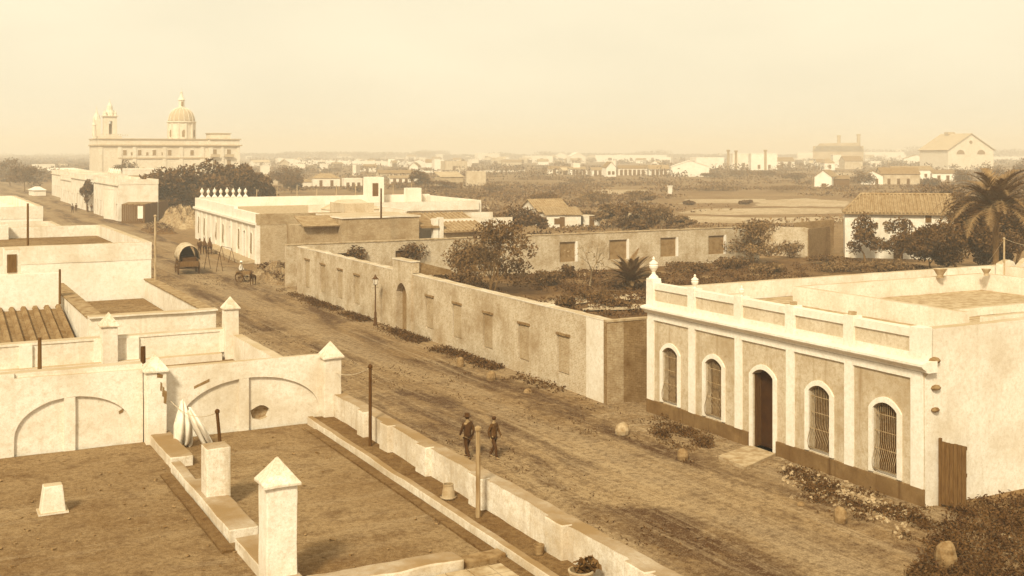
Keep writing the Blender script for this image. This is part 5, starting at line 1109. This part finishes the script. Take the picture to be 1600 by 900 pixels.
# garden trees
for i, (px, yb, yt, wp, lb, lf) in enumerate((
 (905, 352, 332, 50, 'dark shrubby tree at the right end of the garden cottage', 'leaf_mid'), (950, 356, 322, 46, 'loose scrubby tree beyond the back wall, left of the bare trees', 'scrub_leaf'), (1060, 362, 340, 50, 'low scrubby tree right of the bare trees', 'scrub_leaf'),
 (748, 356, 330, 50, 'grey-brown tree behind the ribbed shed roof', 'leaf_mid'), (850, 330, 304, 60, 'tree mass behind the roof of the garden cottage', 'leaf_mid'), (930, 322, 302, 60, 'pale reedy clump in the field behind the cottage', 'scrub_leaf'), (1000, 318, 300, 60, 'brown clump left of the sand', 'scrub_leaf'), (690, 300, 283, 60, 'dark clump under the brick shell', 'leaf_dark'), (1480, 335, 290, 70, 'hazy tall tree left of the palm crown', 'leaf_mid'), (1590, 350, 270, 90, 'tall hazy tree behind the palm at the edge', 'leaf_mid'))):
    p, h, wd = tp(px, yb, yt, wp); tree('tree', p, h, wd, lb, seed=300 + i, size=.2, dens=1.0, gap=.12, leaf=lf, crown_low=.1)
p, h, wd = tp(768, 462, 355, 128); tree('garden_tree', p, h, wd, 'big loose leafy tree in the garden behind the street wall', seed=3, size=.13, dens=2.2, gap=.24, leaf='leaf_mid', crown_low=.12, depth=4, stems=3)
p, h, wd = tp(735, 452, 380, 80); tree('garden_tree', p, h, wd, 'thin brushy tree left of the big leafy garden tree', seed=4, size=.12, dens=1.1, gap=.24, leaf='scrub_leaf', crown_low=.15, depth=4, stems=2)
p, h, wd = tp(922, 447, 364, 70); tree('bare_tree', p, h * .72, wd, 'bare spreading tree before the garden back wall', seed=7, bare=True, dens=.06, size=.1, leaf='leaf_dry', bark='pale_bark', depth=5, crown_low=.25)
for i, (px, yb, yt, wp, lb) in enumerate(((1012, 368, 308, 44, 'tall bare pale-limbed tree beyond the garden wall'), (1034, 368, 312, 36, 'second bare tree beside the pale-limbed one'), (972, 364, 326, 40, 'twiggy bare tree right of the garden cottage'))):
    p, h, wd = tp(px, yb, yt, wp); tree('bare_tree', p, h * .78, wd, lb, seed=60 + i, bare=True, dens=.9 if i < 2 else .7, size=.13, leaf='scrub_leaf', bark='pale_bark', depth=4, stems=3, gap=.1, crown_low=.15)
p, h, wd = tp(990, 368, 320, 60); tree('tree', p, h, wd, 'dark thicket tree round the pale bare trunks', seed=70, size=.2, dens=.9, gap=.08, leaf='leaf_mid', crown_low=.1)
p, h, wd = tp(1180, 412, 350, 96); tree('garden_tree', p, h, wd, 'loose leafy young tree at the ragged end of the garden wall', seed=9, size=.14, dens=1.2, gap=.28, leaf='scrub_leaf', crown_low=.12, depth=4, stems=3)
p, h, wd = tp(1235, 404, 372, 50); bush('garden_bush', p, h, wd, 'pale bush by the short wall stub', 'scrub_leaf', 11, dens=1.2, size=.13)
for i, (px, yb, yt, wp, lb, lf) in enumerate((
 (1352, 408, 340, 50, 'leafy shrub climbing the left part of the tiled white house', 'leaf_mid'), (1405, 410, 346, 54, 'tall shrub before the door of the tiled white house', 'leaf_mid'),
 (1455, 424, 358, 84, 'dark rounded tree at the right corner of the tiled white house', 'leaf_dark'), (1500, 432, 316, 104, 'largest dark tree behind the street house roof', 'leaf_dark'), (1588, 424, 322, 110, 'dark tree at the right edge under the palm', 'leaf_dark'),
 (1545, 418, 372, 70, 'low dark tree below the palm', 'leaf_dark'))):
    p, h, wd = tp(px, yb, yt, wp); tree('garden_tree', p, h, wd * 1.05, lb, seed=80 + i, size=.15, dens=1.0 if i < 2 else 3.4, gap=.26 if i < 2 else .0, leaf=lf, crown_low=.06, depth=3)
pp = D(1556, 96); palm('date_palm', pp, ZofP(332, 96), 5.3, 'tall date palm rising over the right edge trees', 3, 62)
pc = G(985, 452); palm('sago_palm', pc, .55, 2.9, 'low stiff fan-shaped palm in the middle of the garden', 5, 46, droop=.45)
for i, (px, yb, yt, wp, lb, lf) in enumerate((
 (890, 434, 411, 26, 'small dark spiky bush by the second bricked-up opening', 'leaf_dark'), (884, 486, 458, 34, 'dark bush just inside the street wall corner', 'leaf_dark'),
 (856, 446, 420, 60, 'low bush at the foot of the leafy tree', 'leaf_mid'), (930, 470, 452, 70, 'spreading dark plant between the bare tree and the fan palm', 'leaf_dark'), (960, 480, 462, 60, 'dark plant in the bright patch of the garden', 'leaf_dark'),
 (1075, 424, 405, 90, 'dark plants behind the urn at the house corner', 'leaf_mid'), (1140, 420, 398, 70, 'bushes at the foot of the last bricked-up opening', 'leaf_mid'), (1020, 440, 424, 60, 'low growth right of the fan palm', 'leaf_mid'),
 (700, 442, 418, 50, 'brush behind the gateway', 'scrub_leaf'), (1290, 412, 396, 60, 'dark shrub in the gap of the garden wall', 'leaf_mid'), (1200, 426, 408, 70, 'thin bush before the loose young tree', 'scrub_leaf'), (1320, 424, 404, 80, 'pale brush behind the street house roof', 'scrub_leaf'), (1390, 426, 402, 80, 'second pale brush clump behind the street house roof', 'scrub_leaf'))):
    p, h, wd = tp(px, yb, yt, wp); bush('garden_bush', p, h, wd, lb, lf, 100 + i, 'bushes of the garden', dens=1.2, size=.13)
for i, (x, zc, wp) in enumerate(((XatY(647, 99), 2.7, 1.6), (XatY(556, 99), 2.6, 1.1))):
    t = thing('wall_creeper', (x, 98.9, 0), ('dark creeper hanging over the garden back wall behind the gateway', 'small dark creeper on the back wall above the street wall')[i], 'creeper'); b = MB(); leaves(b, random.Random(i), (x, 98.95, zc), (wp, .45, .9), 420, .13, .1); b.build('foliage', 'leaf_dark', t); b = MB(); b.tube([(x, 98.9, 0), (x + .2, 98.95, 1.5), (x, 98.95, 2.8)], .04, 5); b.build('stem', 'bark', t)
# dark hedge bands and bushes of the plain
for i, (px, yb, yt, wp, lb) in enumerate((
 (1110, 277, 268, 40, 'round hedge bush before the big blank white house'), (1152, 277, 262, 60, 'dark hedge right of the big blank white house'), (1200, 278, 264, 70, 'dark hedge before the tallest white block house'), (1240, 282, 268, 50, 'hedge bush left of the gabled white house'),
 (1076, 320, 312, 20, 'isolated dark bush on the sand left'), (1164, 319, 312, 22, 'isolated dark bush on the sand right'), (1350, 290, 264, 44, 'bushy tree between the gabled house and the porch house'), (1372, 258, 240, 30, 'dark tree among the white sheds'), (1340, 262, 242, 22, 'tree beside the brown barn'),
 (1505, 290, 262, 40, 'dark bush right of the porch house'), (1452, 292, 276, 40, 'weedy bush before the white shelter'), (1550, 290, 250, 60, 'hazy tree mass behind the palm'), (1595, 285, 246, 40, 'hazy tree at the right edge behind the palm'), (1120, 298, 288, 90, 'tall reeds in the field left'), (1220, 300, 288, 80, 'tall reeds in the field right'),
 (905, 286, 276, 60, 'scrub before the striped barracks'), (770, 300, 284, 60, 'dark scrub right of the brick shell'), (720, 304, 292, 80, 'dark scrub under the brick shell'), (640, 296, 284, 80, 'dark scrub under the striped shed row'), (560, 300, 288, 60, 'scrub behind the roof turret'), (620, 268, 262, 50, 'tree line under the long white wall'), (520, 268, 261, 60, 'dark trees under the left part of the long white wall'), (460, 274, 262, 50, 'dark trees under the small white cube house'))):
    p, h, wd = tp(px, yb, yt, wp); bush('field_bush', p, h, wd, lb, 'scrub_leaf' if 'reed' in lb or 'scrub' in lb else 'leaf_mid', 130 + i, 'bushes of the plain', dens=1.4, size=.3 if yb < 300 else .22, gap=.0)
# scrub of the whole plain
rng = random.Random(77); b = MB(); b2 = MB(); nb = 0
bands = [(246, 262, 170), (262, 285, 420), (285, 310, 700), (310, 360, 520), (330, 372, 170)]
def insand(px, py): return (1045 < px < 1345 and 306 < py < 354) or (930 < px < 1010 and 294 < py < 304)
for ya, yb, n in bands:
    for _ in range(n):
        py = rng.uniform(ya, yb); px = rng.uniform(380, 1640); p = G(px, py)
        if px < 660 and py > 300: continue
        if py > 352 and not (820 < px < 1330): continue
        if insand(px, py) and rng.random() < .93: continue
        if noise.noise(Vector((p.x * .012, p.y * .03, 3))) < -.15: continue
        far = p.length; h = rng.uniform(.4, 1.5) * (1 + far / 3000) * (.6 if py > 330 else 1); wd = rng.uniform(1.5, 5) * (1 + far / 400)
        leaves(b if rng.random() < .55 else b2, rng, (p.x, p.y, h * .4), (wd, wd, h * .6), int(44), .15 + far * .0007, .0)
tag(b.build('scrub', 'leaf_mid'), kind='stuff'); tag(b2.build('scrub', 'scrub_leaf'), kind='stuff')
# left plain, beyond the roofs
b = MB()
for _ in range(420):
    py = rng.uniform(243, 285); px = rng.uniform(-20, 145); p = G(px, py); far = p.length; h = rng.uniform(.8, 2.6) * (1 + far / 1500)
    if 95 < px and py > 268: continue
    leaves(b, rng, (p.x, p.y, h * .4), (5 + far * .006, 5 + far * .006, h * .6), 30, .2 + far * .0012, .0)
tag(b.build('scrub', 'leaf_mid'), kind='stuff')
# woods on the skyline
b = MB()
sky_rows = [(0, 145, 243, 2.0), (376, 470, 238.5, 1.2), (440, 560, 236.5, 1.4), (560, 690, 237, 1.0), (655, 700, 234, 1.0), (760, 800, 238, 1.0), (845, 885, 236.5, 1.0), (900, 1010, 239, .8), (1000, 1045, 234.5, 1.0), (1040, 1140, 240, .7), (1275, 1350, 229.5, .8), (1350, 1452, 232.5, 1), (1425, 1455, 226, 1.0), (1550, 1640, 232, 1.3), (690, 850, 241, .8), (1130, 1300, 241, .8)]
for a, c, y, hh in sky_rows:
    px = a
    while px < c:
        dep = rng.uniform(1950, 2500); p = D(px, dep); zt = ZofP(y + 1.6 * noise.noise(Vector((px * .05, 0, 0))) + rng.uniform(-.3, .5), dep)
        leaves(b, rng, (p.x, p.y, zt * .5), (16, 16, max(2, zt * .5)), 110, 1.6, .0); px += rng.uniform(3, 7)
tag(b.build('far_wood', 'far_leaf'), kind='stuff')
b = MB()
for _ in range(330):
    px = rng.uniform(378, 1640); dep = rng.uniform(480, 1500); p = D(px, dep); hh = rng.uniform(2.0, 6.0); ww_ = rng.uniform(4, 14)
    leaves(b, rng, (p.x, p.y, hh * .5), (ww_, ww_, hh * .5), 46, .35 + dep * .0005, .0)
tag(b.build('far_thicket', 'leaf_mid'), kind='stuff')
# garden ground cover, roadside weeds, corner growth
b = MB(); rng = random.Random(12)
for _ in range(1700):
    x = rng.uniform(31, 92); y = rng.uniform(50, 98.5)
    if noise.noise(Vector((x * .12, y * .12, 1))) < -.22: continue
    px_ = (x * C_ - y * S_) / (x * S_ + y * C_) * F + 800
    if px_ > 1700 or px_ < 640: continue
    leaves(b, rng, (x, y, .18), (rng.uniform(.4, 1.3), rng.uniform(.4, 1.3), rng.uniform(.15, .5)), 34, .11, .0)
tag(b.build('garden_growth', 'weed'), kind='stuff')
b = MB()
for _ in range(1100):   # foot of the street wall
    y = rng.choice((rng.uniform(74, 92), rng.uniform(56, 72), rng.uniform(47, 97))); x = 29.2 - abs(rng.gauss(0, .5)); 
    if noise.noise(Vector((0, y * .3, 5))) < -.15: continue
    leaves(b, rng, (x, y, .10), (.35, .5, .22), 16, .07)
for _ in range(700):    # lower right corner
    px = rng.uniform(1375, 1640); py = rng.uniform(780, 960)
    if py < 770 + (1600 - px) * .25 and px > 1500: continue
    if px < 1470 + (py - 830) * -.6: continue
    p = G(px, py); leaves(b, rng, (p.x, p.y, .12), (.4, .4, rng.uniform(.1, .3)), 30, .055)
for _ in range(800):    # along the rubble and plinth
    t0 = rng.random(); px = 1020 + t0 * 430; py = 655 + t0 * 160 + rng.gauss(12, 12)
    p = G(px, py)
    if p.x > XF - .15 or 1108 < px < 1228: continue
    if noise.noise(Vector((p.x * .8, p.y * .4, 8))) < -.08: continue
    leaves(b, rng, (p.x, p.y, .08), (.35, .4, rng.uniform(.06, .18)), 26, .05)
for _ in range(1500):    # tufts over the road, thick on the dark patches
    x = rng.uniform(15, 29.5); y = rng.uniform(28, 125)
    if noise.noise(Vector((x * .22, y * .08, 15))) < .14: continue
    leaves(b, rng, (x, y, .05), (.5, .7, .06), 10, .05)
tag(b.build('weeds', 'weed'), kind='stuff')
# brush heaps
def heap(px0, px1, yb, h, label, mat, seed, ln=6):
    a, c = G(px0, yb), G(px1, yb); m_ = (a + c) / 2; wd = (c - a).length / 2; rng = random.Random(seed)
    t = thing('brush_heap', m_, label, 'heap', 'heaps beside the street'); b = MB()
    strip_grid(b, -1, -1, 1, 1, 34, 34, lambda x, y: 0); b.v = [(m_.x + x * wd, m_.y + y * ln, -.08 + h * max(0, (1 - x*x) * (1 - y*y)) ** .7 * (.75 + .5 * noise.noise(Vector((x * 3 + seed, y * 3, 0))) + .3 * noise.noise(Vector((x * 9 + seed, y * 9, 0))))) for x, y, z in b.v]
    b.build('earth', mat, t, smooth=False); s = MB()
    for _ in range(160):
        x, y = rng.uniform(-.8, .8), rng.uniform(-.8, .8); z = h * ((1 - x*x) * (1 - y*y)) ** .7 * .8; d_ = Vector((rng.uniform(-1, 1), rng.uniform(-1, 1), rng.uniform(.0, .8))) * rng.uniform(.3, .9); p = Vector((m_.x + x * wd, m_.y + y * ln, z)); s.tube([p, p + d_], .018, 3)
    s.build('twigs', 'pale_bark', t)
    l_ = MB()
    for _ in range(26): x, y = rng.uniform(-.8, .8), rng.uniform(-.8, .8); leaves(l_, rng, (m_.x + x * wd, m_.y + y * ln, h * ((1 - x*x) * (1 - y*y)) ** .7 * .8 + .1), (.6, .6, .35), 40, .1)
    l_.build('weeds', 'weed', t)
heap(262, 306, 352, 3.6, 'tall heap of hay and earth at the far corner of the urn house', 'haystack', 2, 10); heap(228, 268, 362, 1.3, 'low dark heap in the road before the plank shed', 'garden_dirt', 4, 6)
heap(404, 466, 437, 1.7, 'heap of rubble and brush against the brick side of the urn house', 'rubble_dirt', 6, 5); heap(258, 300, 330, 2.2, 'overgrown bank under the dark grove', 'garden_dirt', 9, 7)
# ================================================================== PEOPLE, ANIMALS, CARTS
def skin_mesh(name, verts, edges, radii, mat, parent, levels=1, root=0):
    me = bpy.data.meshes.new(name); me.from_pydata(verts, edges, []); o = bpy.data.objects.new(name, me); col.objects.link(o)
    o.modifiers.new('skin', 'SKIN').use_smooth_shade = True
    for i, r in enumerate(radii):
        sv = me.skin_vertices[0].data[i]; sv.radius = (r, r) if not isinstance(r, tuple) else r; sv.use_root = (i == root)
    s = o.modifiers.new('sub', 'SUBSURF'); s.levels = levels; s.render_levels = levels
    me.materials.append(MATS[mat]); o.parent = parent; return o
def person(loc, face, stride, label, arms=.15, coat='dark_cloth', trousers='dark_cloth', shirt=None, hat=True, hgt=1.70, bend=0, seed=0):
    """face: heading in degrees from +Y towards +X; stride in metres"""
    k = hgt / 1.72; root = thing('person', loc, label, 'person', None, -R(face)); root.scale = (k, k, k)
    fy = stride / 2; lean = .05 * min(1, abs(stride)) + bend
    hips = (0, 0, .92)
    kn = [(.10, fy * .55 + .05, .50), (-.10, -fy * .35 + .06, .50)]; an = [(.105, fy, .09), (-.105, -fy, .11)]; toe = [(.115, fy + .17, .035), (-.115, -fy + .15, .035)]
    V = [hips, (0, lean * .4, 1.12), (0, lean * .9, 1.36), (0, lean, 1.47), (0, lean + .01, 1.54), (0, lean + .02, 1.64), (0, lean + .015, 1.71)]
    Rr = [(.145, .11), (.125, .095), (.16, .105), (.065, .06), (.05, .05), (.082, .095), (.055, .06)]
    E = [(0, 1), (1, 2), (2, 3), (3, 4), (4, 5), (5, 6)]
    V += [(.095, 0, .86), kn[0], an[0], toe[0], (-.095, 0, .86), kn[1], an[1], toe[1]]; Rr += [.085, .058, .042, .032] * 2
    E += [(0, 7), (7, 8), (8, 9), (9, 10), (0, 11), (11, 12), (12, 13), (13, 14)]
    sh = [(.185, lean, 1.40), (-.185, lean, 1.40)]; el = [(.225, lean - arms * .8, 1.12), (-.225, lean + arms * .5, 1.13)]; wr = [(.22, lean - arms * .6 + .06, .89), (-.21, lean + arms * 1.5, .92)]
    for s in (0, 1):
        n = len(V); V += [sh[s], el[s], wr[s], (wr[s][0], wr[s][1] + .03, wr[s][2] - .07)]; Rr += [.056, .042, .028, .032]; E += [(2, n), (n, n + 1), (n + 1, n + 2), (n + 2, n + 3)]
        hx, hy, hz_ = V[n + 3]
        for f, dx_ in enumerate((-.024, -.008, .008, .024)):
            m_ = len(V); V += [(hx, hy + dx_, hz_ - .045), (hx - .012 * (1 if s == 0 else -1), hy + dx_ + .008, hz_ - (.085, .095, .09, .075)[f])]; Rr += [.0085, .007]; E += [(n + 3, m_), (m_, m_ + 1)]
        m_ = len(V); V += [(hx - .03 * (1 if s == 0 else -1), hy + .035, hz_ - .01)]; Rr += [.009]; E += [(n + 3, m_)]
    skin_mesh('body', V, E, Rr, 'skin', root)
    # coat
    cv = [(0, lean * .2, .80), (0, lean * .3, 1.0), (0, lean * .5, 1.14), (0, lean * .9, 1.36), (0, lean, 1.46)]; cr = [(.19, .15), (.175, .14), (.165, .13), (.215, .15), (.10, .09)]; ce = [(0, 1), (1, 2), (2, 3), (3, 4)]
    for s in (0, 1): n = len(cv); cv += [sh[s], el[s], wr[s]]; cr += [.072, .056, .045]; ce += [(3, n), (n, n + 1), (n + 1, n + 2)]
    skin_mesh('coat', cv, ce, cr, shirt or coat, root)
    tv = [(0, 0, .93), (.09, 0, .84), kn[0], (an[0][0], an[0][1], .10), (-.09, 0, .84), kn[1], (an[1][0], an[1][1], .12)]; skin_mesh('trousers', tv, [(0, 1), (1, 2), (2, 3), (0, 4), (4, 5), (5, 6)], [(.15, .12), .10, .075, .062, .10, .075, .062], trousers, root)
    bt = MB()
    for s in (0, 1): skin_mesh('shoe', [an[s], (an[s][0], an[s][1] - .02, .045), (toe[s][0], toe[s][1], .035)], [(0, 1), (1, 2)], [.05, .052, .042], 'hair', root)
    hd = Vector((0, lean + .02, 1.62)); f = MB()
    f.prism([(-.014, 0), (.014, 0), (0, .045)], hd + Vector((0, .085, -.005)), (1, 0, 0), (0, 0, 1), (0, 1, 0), .03)
    o = f.build('nose', 'skin', None); o.parent = root
    f = MB()
    for s in (-1, 1): f.lathe(hd + Vector((s * .031, .082, .022)), [(.002, -.008), (.010, 0), (.002, .008)], 6)
    f.box(-.024, hd.y + .082, hd.z - .045, .024, hd.y + .092, hd.z - .038); o = f.build('eyes_and_mouth', 'hair', None); o.parent = root
    f = MB(); f.lathe(hd + Vector((0, -.012, .01)), [(.06, -.05), (.092, -.01), (.096, .04), (.075, .085), (.02, .105)], 12); o = f.build('hair', 'hair', None, smooth=True); o.parent = root
    if hat:
        f = MB(); f.lathe(hd + Vector((0, 0, .05)), [(.165, 0), (.17, .012), (.105, .022), (.10, .11), (.08, .14), (.02, .13)], 16); o = f.build('hat', coat, None, smooth=True); o.parent = root
    return root
p = G(731, 717); person(p, -8, .55, 'person in dark clothes and hat walking, left of the two near the pale post', hat=True)
p = G(771, 717); person(p, 150, .45, 'person in brown coat walking in the road, right of the pale post', hat=False, coat='brown_cloth', trousers='dark_cloth', hgt=1.66)
p = G(312, 398); person(p, 20, .25, 'person in dark clothes standing by the covered wagon, before the urn house', hgt=1.8)
p = G(113, 333); person(p, 20, .5, 'tall dark person at the far crossing, leftmost of the distant walkers', hgt=1.78)
p = G(119, 331); person(p, 200, .4, 'person in grey beside the tall dark one far down the street', coat='brown_cloth', hgt=1.65)
p = G(137, 332); person(p, 90, .2, 'person in a dark coat by the doors of the merloned street house', hgt=1.65)
p = G(143, 331); person(p, 0, .2, 'small person in brown beside the one in a dark coat at the far doors', coat='brown_cloth', hgt=1.55)
p = G(376.5, 437); person(p, 120, .2, 'person in a white shirt beside the small donkey cart', shirt='white_cloth', coat='white_cloth', trousers='brown_cloth', hgt=1.7)
def mule(loc, face, label, name='mule', s=1.0, hide='mule_hide'):
    root = thing(name, loc, label, name, None, -R(face)); root.scale = (s, s, s)
    V = [(0, -.55, 1.10), (0, -.15, 1.02), (0, .30, 1.05), (0, .58, 1.12), (0, .80, 1.36), (0, .95, 1.55), (0, 1.15, 1.50), (0, 1.38, 1.32)]
    Rr = [(.23, .24), (.25, .27), (.25, .27), (.20, .22), (.12, .15), (.10, .13), (.085, .10), (.06, .07)]; E = [(i, i + 1) for i in range(7)]
    for sx in (-1, 1):
        n = len(V); V += [(sx * .15, -.62, .86), (sx * .16, -.46, .66), (sx * .15, -.72, .44), (sx * .15, -.68, .12), (sx * .15, -.63, .03)]; Rr += [.13, .085, .05, .038, .05]; E += [(0, n), (n, n+1), (n+1, n+2), (n+2, n+3), (n+3, n+4)]
        n = len(V); V += [(sx * .14, .50, .82), (sx * .14, .53, .48), (sx * .14, .50, .12), (sx * .14, .53, .03)]; Rr += [.10, .055, .036, .048]; E += [(3, n), (n, n+1), (n+1, n+2), (n+2, n+3)]
        n = len(V); V += [(sx * .05, .92, 1.66), (sx * .09, .88, 1.86)]; Rr += [.035, .02]; E += [(5, n), (n, n + 1)]
    skin_mesh('body', V, E, Rr, hide, root, root=1)
    skin_mesh('tail', [(0, -.74, 1.12), (0, -.84, .9), (0, -.84, .55)], [(0, 1), (1, 2)], [.035, .04, .03], 'hair', root)
    m_ = MB(); m_.prism([(.60, 1.30), (.86, 1.60), (.95, 1.70), (.90, 1.56), (.70, 1.24)], (-.02, 0, 0), (0, 1, 0), (0, 0, 1), (1, 0, 0), .04); o = m_.build('mane', 'hair', None); o.parent = root
    c = MB(); c.lathe((0, 0, 0), [(.20, 0), (.235, .05), (.20, .10)], 14, cap=False); c.v = [(x, .66 + z * .7 - y * .35, 1.14 + y * 1.15) for x, y, z in c.v]; o = c.build('collar', 'shutter_wood', None); o.parent = root
    return root
mule(G(320, 396), 10, 'dark mule standing right of the wagon, head up, nearer the person', s=1.02); mule(G(328, 397), 12, 'second dark mule, right beside the first before the urn house', s=1.05)
mule(G(395, 446), -150, 'small dark donkey facing us, harnessed to the little cart', 'donkey', s=.78)
# covered wagon
wp_ = G(296, 430); wr = -R(4); WT = thing('covered_wagon', wp_, 'covered wagon seen from behind with a rounded canvas top and dark inside, in the street', 'wagon'); MW = Matrix.Translation(wp_) @ Matrix.Rotation(wr - R(2), 4, 'Z')
b = MB(MW); hw = .88
b.box(-hw, 0, .82, hw, 4.0, .92); b.box(-hw, 0, .92, -hw + .06, 4.0, 1.5); b.box(hw - .06, 0, .92, hw, 4.0, 1.5); b.box(-hw + .06, 0, .92, hw - .06, .05, 1.35)
for k in range(7): b.box(-hw - .03, .2 + k * .6, .85, -hw - .002, .26 + k * .6, 1.55); b.box(hw + .002, .2 + k * .6, .85, hw + .03, .26 + k * .6, 1.55)
b.build('wagon_box', 'shutter_wood', WT)
b = MB(MW); n = 18; vs = []
for j in range(13):
    y = -.15 + j * .36; sag = 1 - .02 * math.cos(j * math.pi)
    for i in range(n + 1): t_ = math.pi * i / n; vs.append((-math.cos(t_) * 1.02 * sag, y, 1.45 + math.sin(t_) ** .8 * 1.45 * sag))
b.add(vs, [(j*(n+1)+i, j*(n+1)+i+1, (j+1)*(n+1)+i+1, (j+1)*(n+1)+i) for j in range(12) for i in range(n)]); o = b.build('canvas_cover', 'canvas', WT, smooth=True); md = o.modifiers.new('s', 'SOLIDIFY'); md.thickness = .03
b = MB(MW); b.tube([(-math.cos(math.pi * i / 12) * .98, -.14, 1.45 + math.sin(math.pi * i / 12) ** .8 * 1.4) for i in range(13)], .03, 6); b.build('hoop', 'shutter_wood', WT)
b = MB(MW); b.prism([(-.93 + 1.86 * i / 10, 1.45 + (math.sin(math.pi * i / 10) ** .8 if 0 < i < 10 else 0) * 1.33) for i in range(11)] + [(.9, .95), (-.9, .95)], (0, 3.6, 0), (1, 0, 0), (0, 0, 1), (0, 1, 0), .05); b.build('dark_end_sheet', 'dark_interior', WT)  # near-black sheet: shade inside the wagon put into its colour
b = MB(MW); b.box(-.7, .25, .93, .7, 2.8, 1.7); b.build('load', 'brown_cloth', WT, rough=(.3, .08))
def wheel(M, parent, x, y, r):
    m_ = MB(M); N_ = 24
    o_, i_ = [], []
    for k in range(N_):
        a = 2 * math.pi * k / N_; o_.append((math.cos(a) * r, math.sin(a) * r)); i_.append((math.cos(a) * (r - .07), math.sin(a) * (r - .07)))
    for k in range(N_): m_.prism([i_[k], o_[k], o_[(k+1) % N_], i_[(k+1) % N_]], (x - .035, y, r), (0, 1, 0), (0, 0, 1), (1, 0, 0), .07)
    w_ = m_.build('wheel', 'dark_wood', parent); s = MB(M)
    for k in range(10): a = 2 * math.pi * k / 10; s.tube([(x, y, r), (x, y + math.cos(a) * (r - .05), r + math.sin(a) * (r - .05))], .02, 4)
    s.build('spokes', 'shutter_wood', w_); h_ = MB(M); h_.tube([(x - .1, y, r), (x + .1, y, r)], .08, 10); h_.build('hub', 'dark_wood', w_)
for x in (-.98, .98): wheel(MW, WT, x, .75, .62); wheel(MW, WT, x, 3.2, .52)
b = MB(MW); b.box(-.95, .7, .57, .95, .8, .67); b.box(-.95, 3.15, .47, .95, 3.25, .57); b.box(-.06, .8, .58, .06, 3.2, .68); b.box(-.3, .6, .67, .3, .9, .82); b.box(-.3, 3.0, .57, .3, 3.4, .82); b.build('axles', 'dark_wood', WT)
# donkey cart
cp = G(380, 441); MC = Matrix.Translation(cp) @ Matrix.Rotation(R(35), 4, 'Z'); CT = thing('donkey_cart', cp, 'little two-wheeled cart with thin shafts before the urn house', 'cart')
b = MB(MC); b.box(-.45, -.5, .68, .45, .5, .74); b.box(-.45, -.5, .74, -.41, .5, 1.0); b.box(.41, -.5, .74, .45, .5, 1.0); b.box(-.41, .46, .74, .41, .5, 1.0); b.build('tray', 'grey_wood', CT)
for x in (-.55, .55): wheel(MC, CT, x, 0, .5)
b = MB(MC); b.tube([(-.32, -.5, .7), (-.25, -1.9, .78)], .028, 6); b.tube([(.32, -.5, .7), (.25, -1.9, .78)], .028, 6); b.tube([(-.5, 0, .5), (.5, 0, .5)], .035, 6); b.box(-.05, -.05, .5, .05, .05, .68); b.build('shafts', 'pale_wood', CT)
# trestle racks beside the wagon
def rack(px0, px1, yb, yt, label):
    a, c = G(px0, yb - 4), G(px1, yb); dep = F * H / (yb - YH); h = (yb - yt) * dep / F; t = thing('wooden_rack', a, label, 'rack', 'light frames beside the wagon'); d_ = c - a; n_ = Vector((-d_.y, d_.x, 0)).normalized()
    for q in (a, c):
        for s in (-1, 1): b = MB(); b.tube([q + n_ * .35 * s, q + Vector((0, 0, h))], .03, 5); b.build('leg', 'dark_wood', t)
    b = MB(); b.tube([a + Vector((0, 0, h)), c + Vector((0, 0, h))], .03, 5); b.build('rail', 'dark_wood', t)
rack(324, 343, 425, 394, 'thin-legged wooden rack standing in the street right of the wagon'); rack(346, 362, 410, 388, 'second wooden rack, nearer the doors of the urn house')
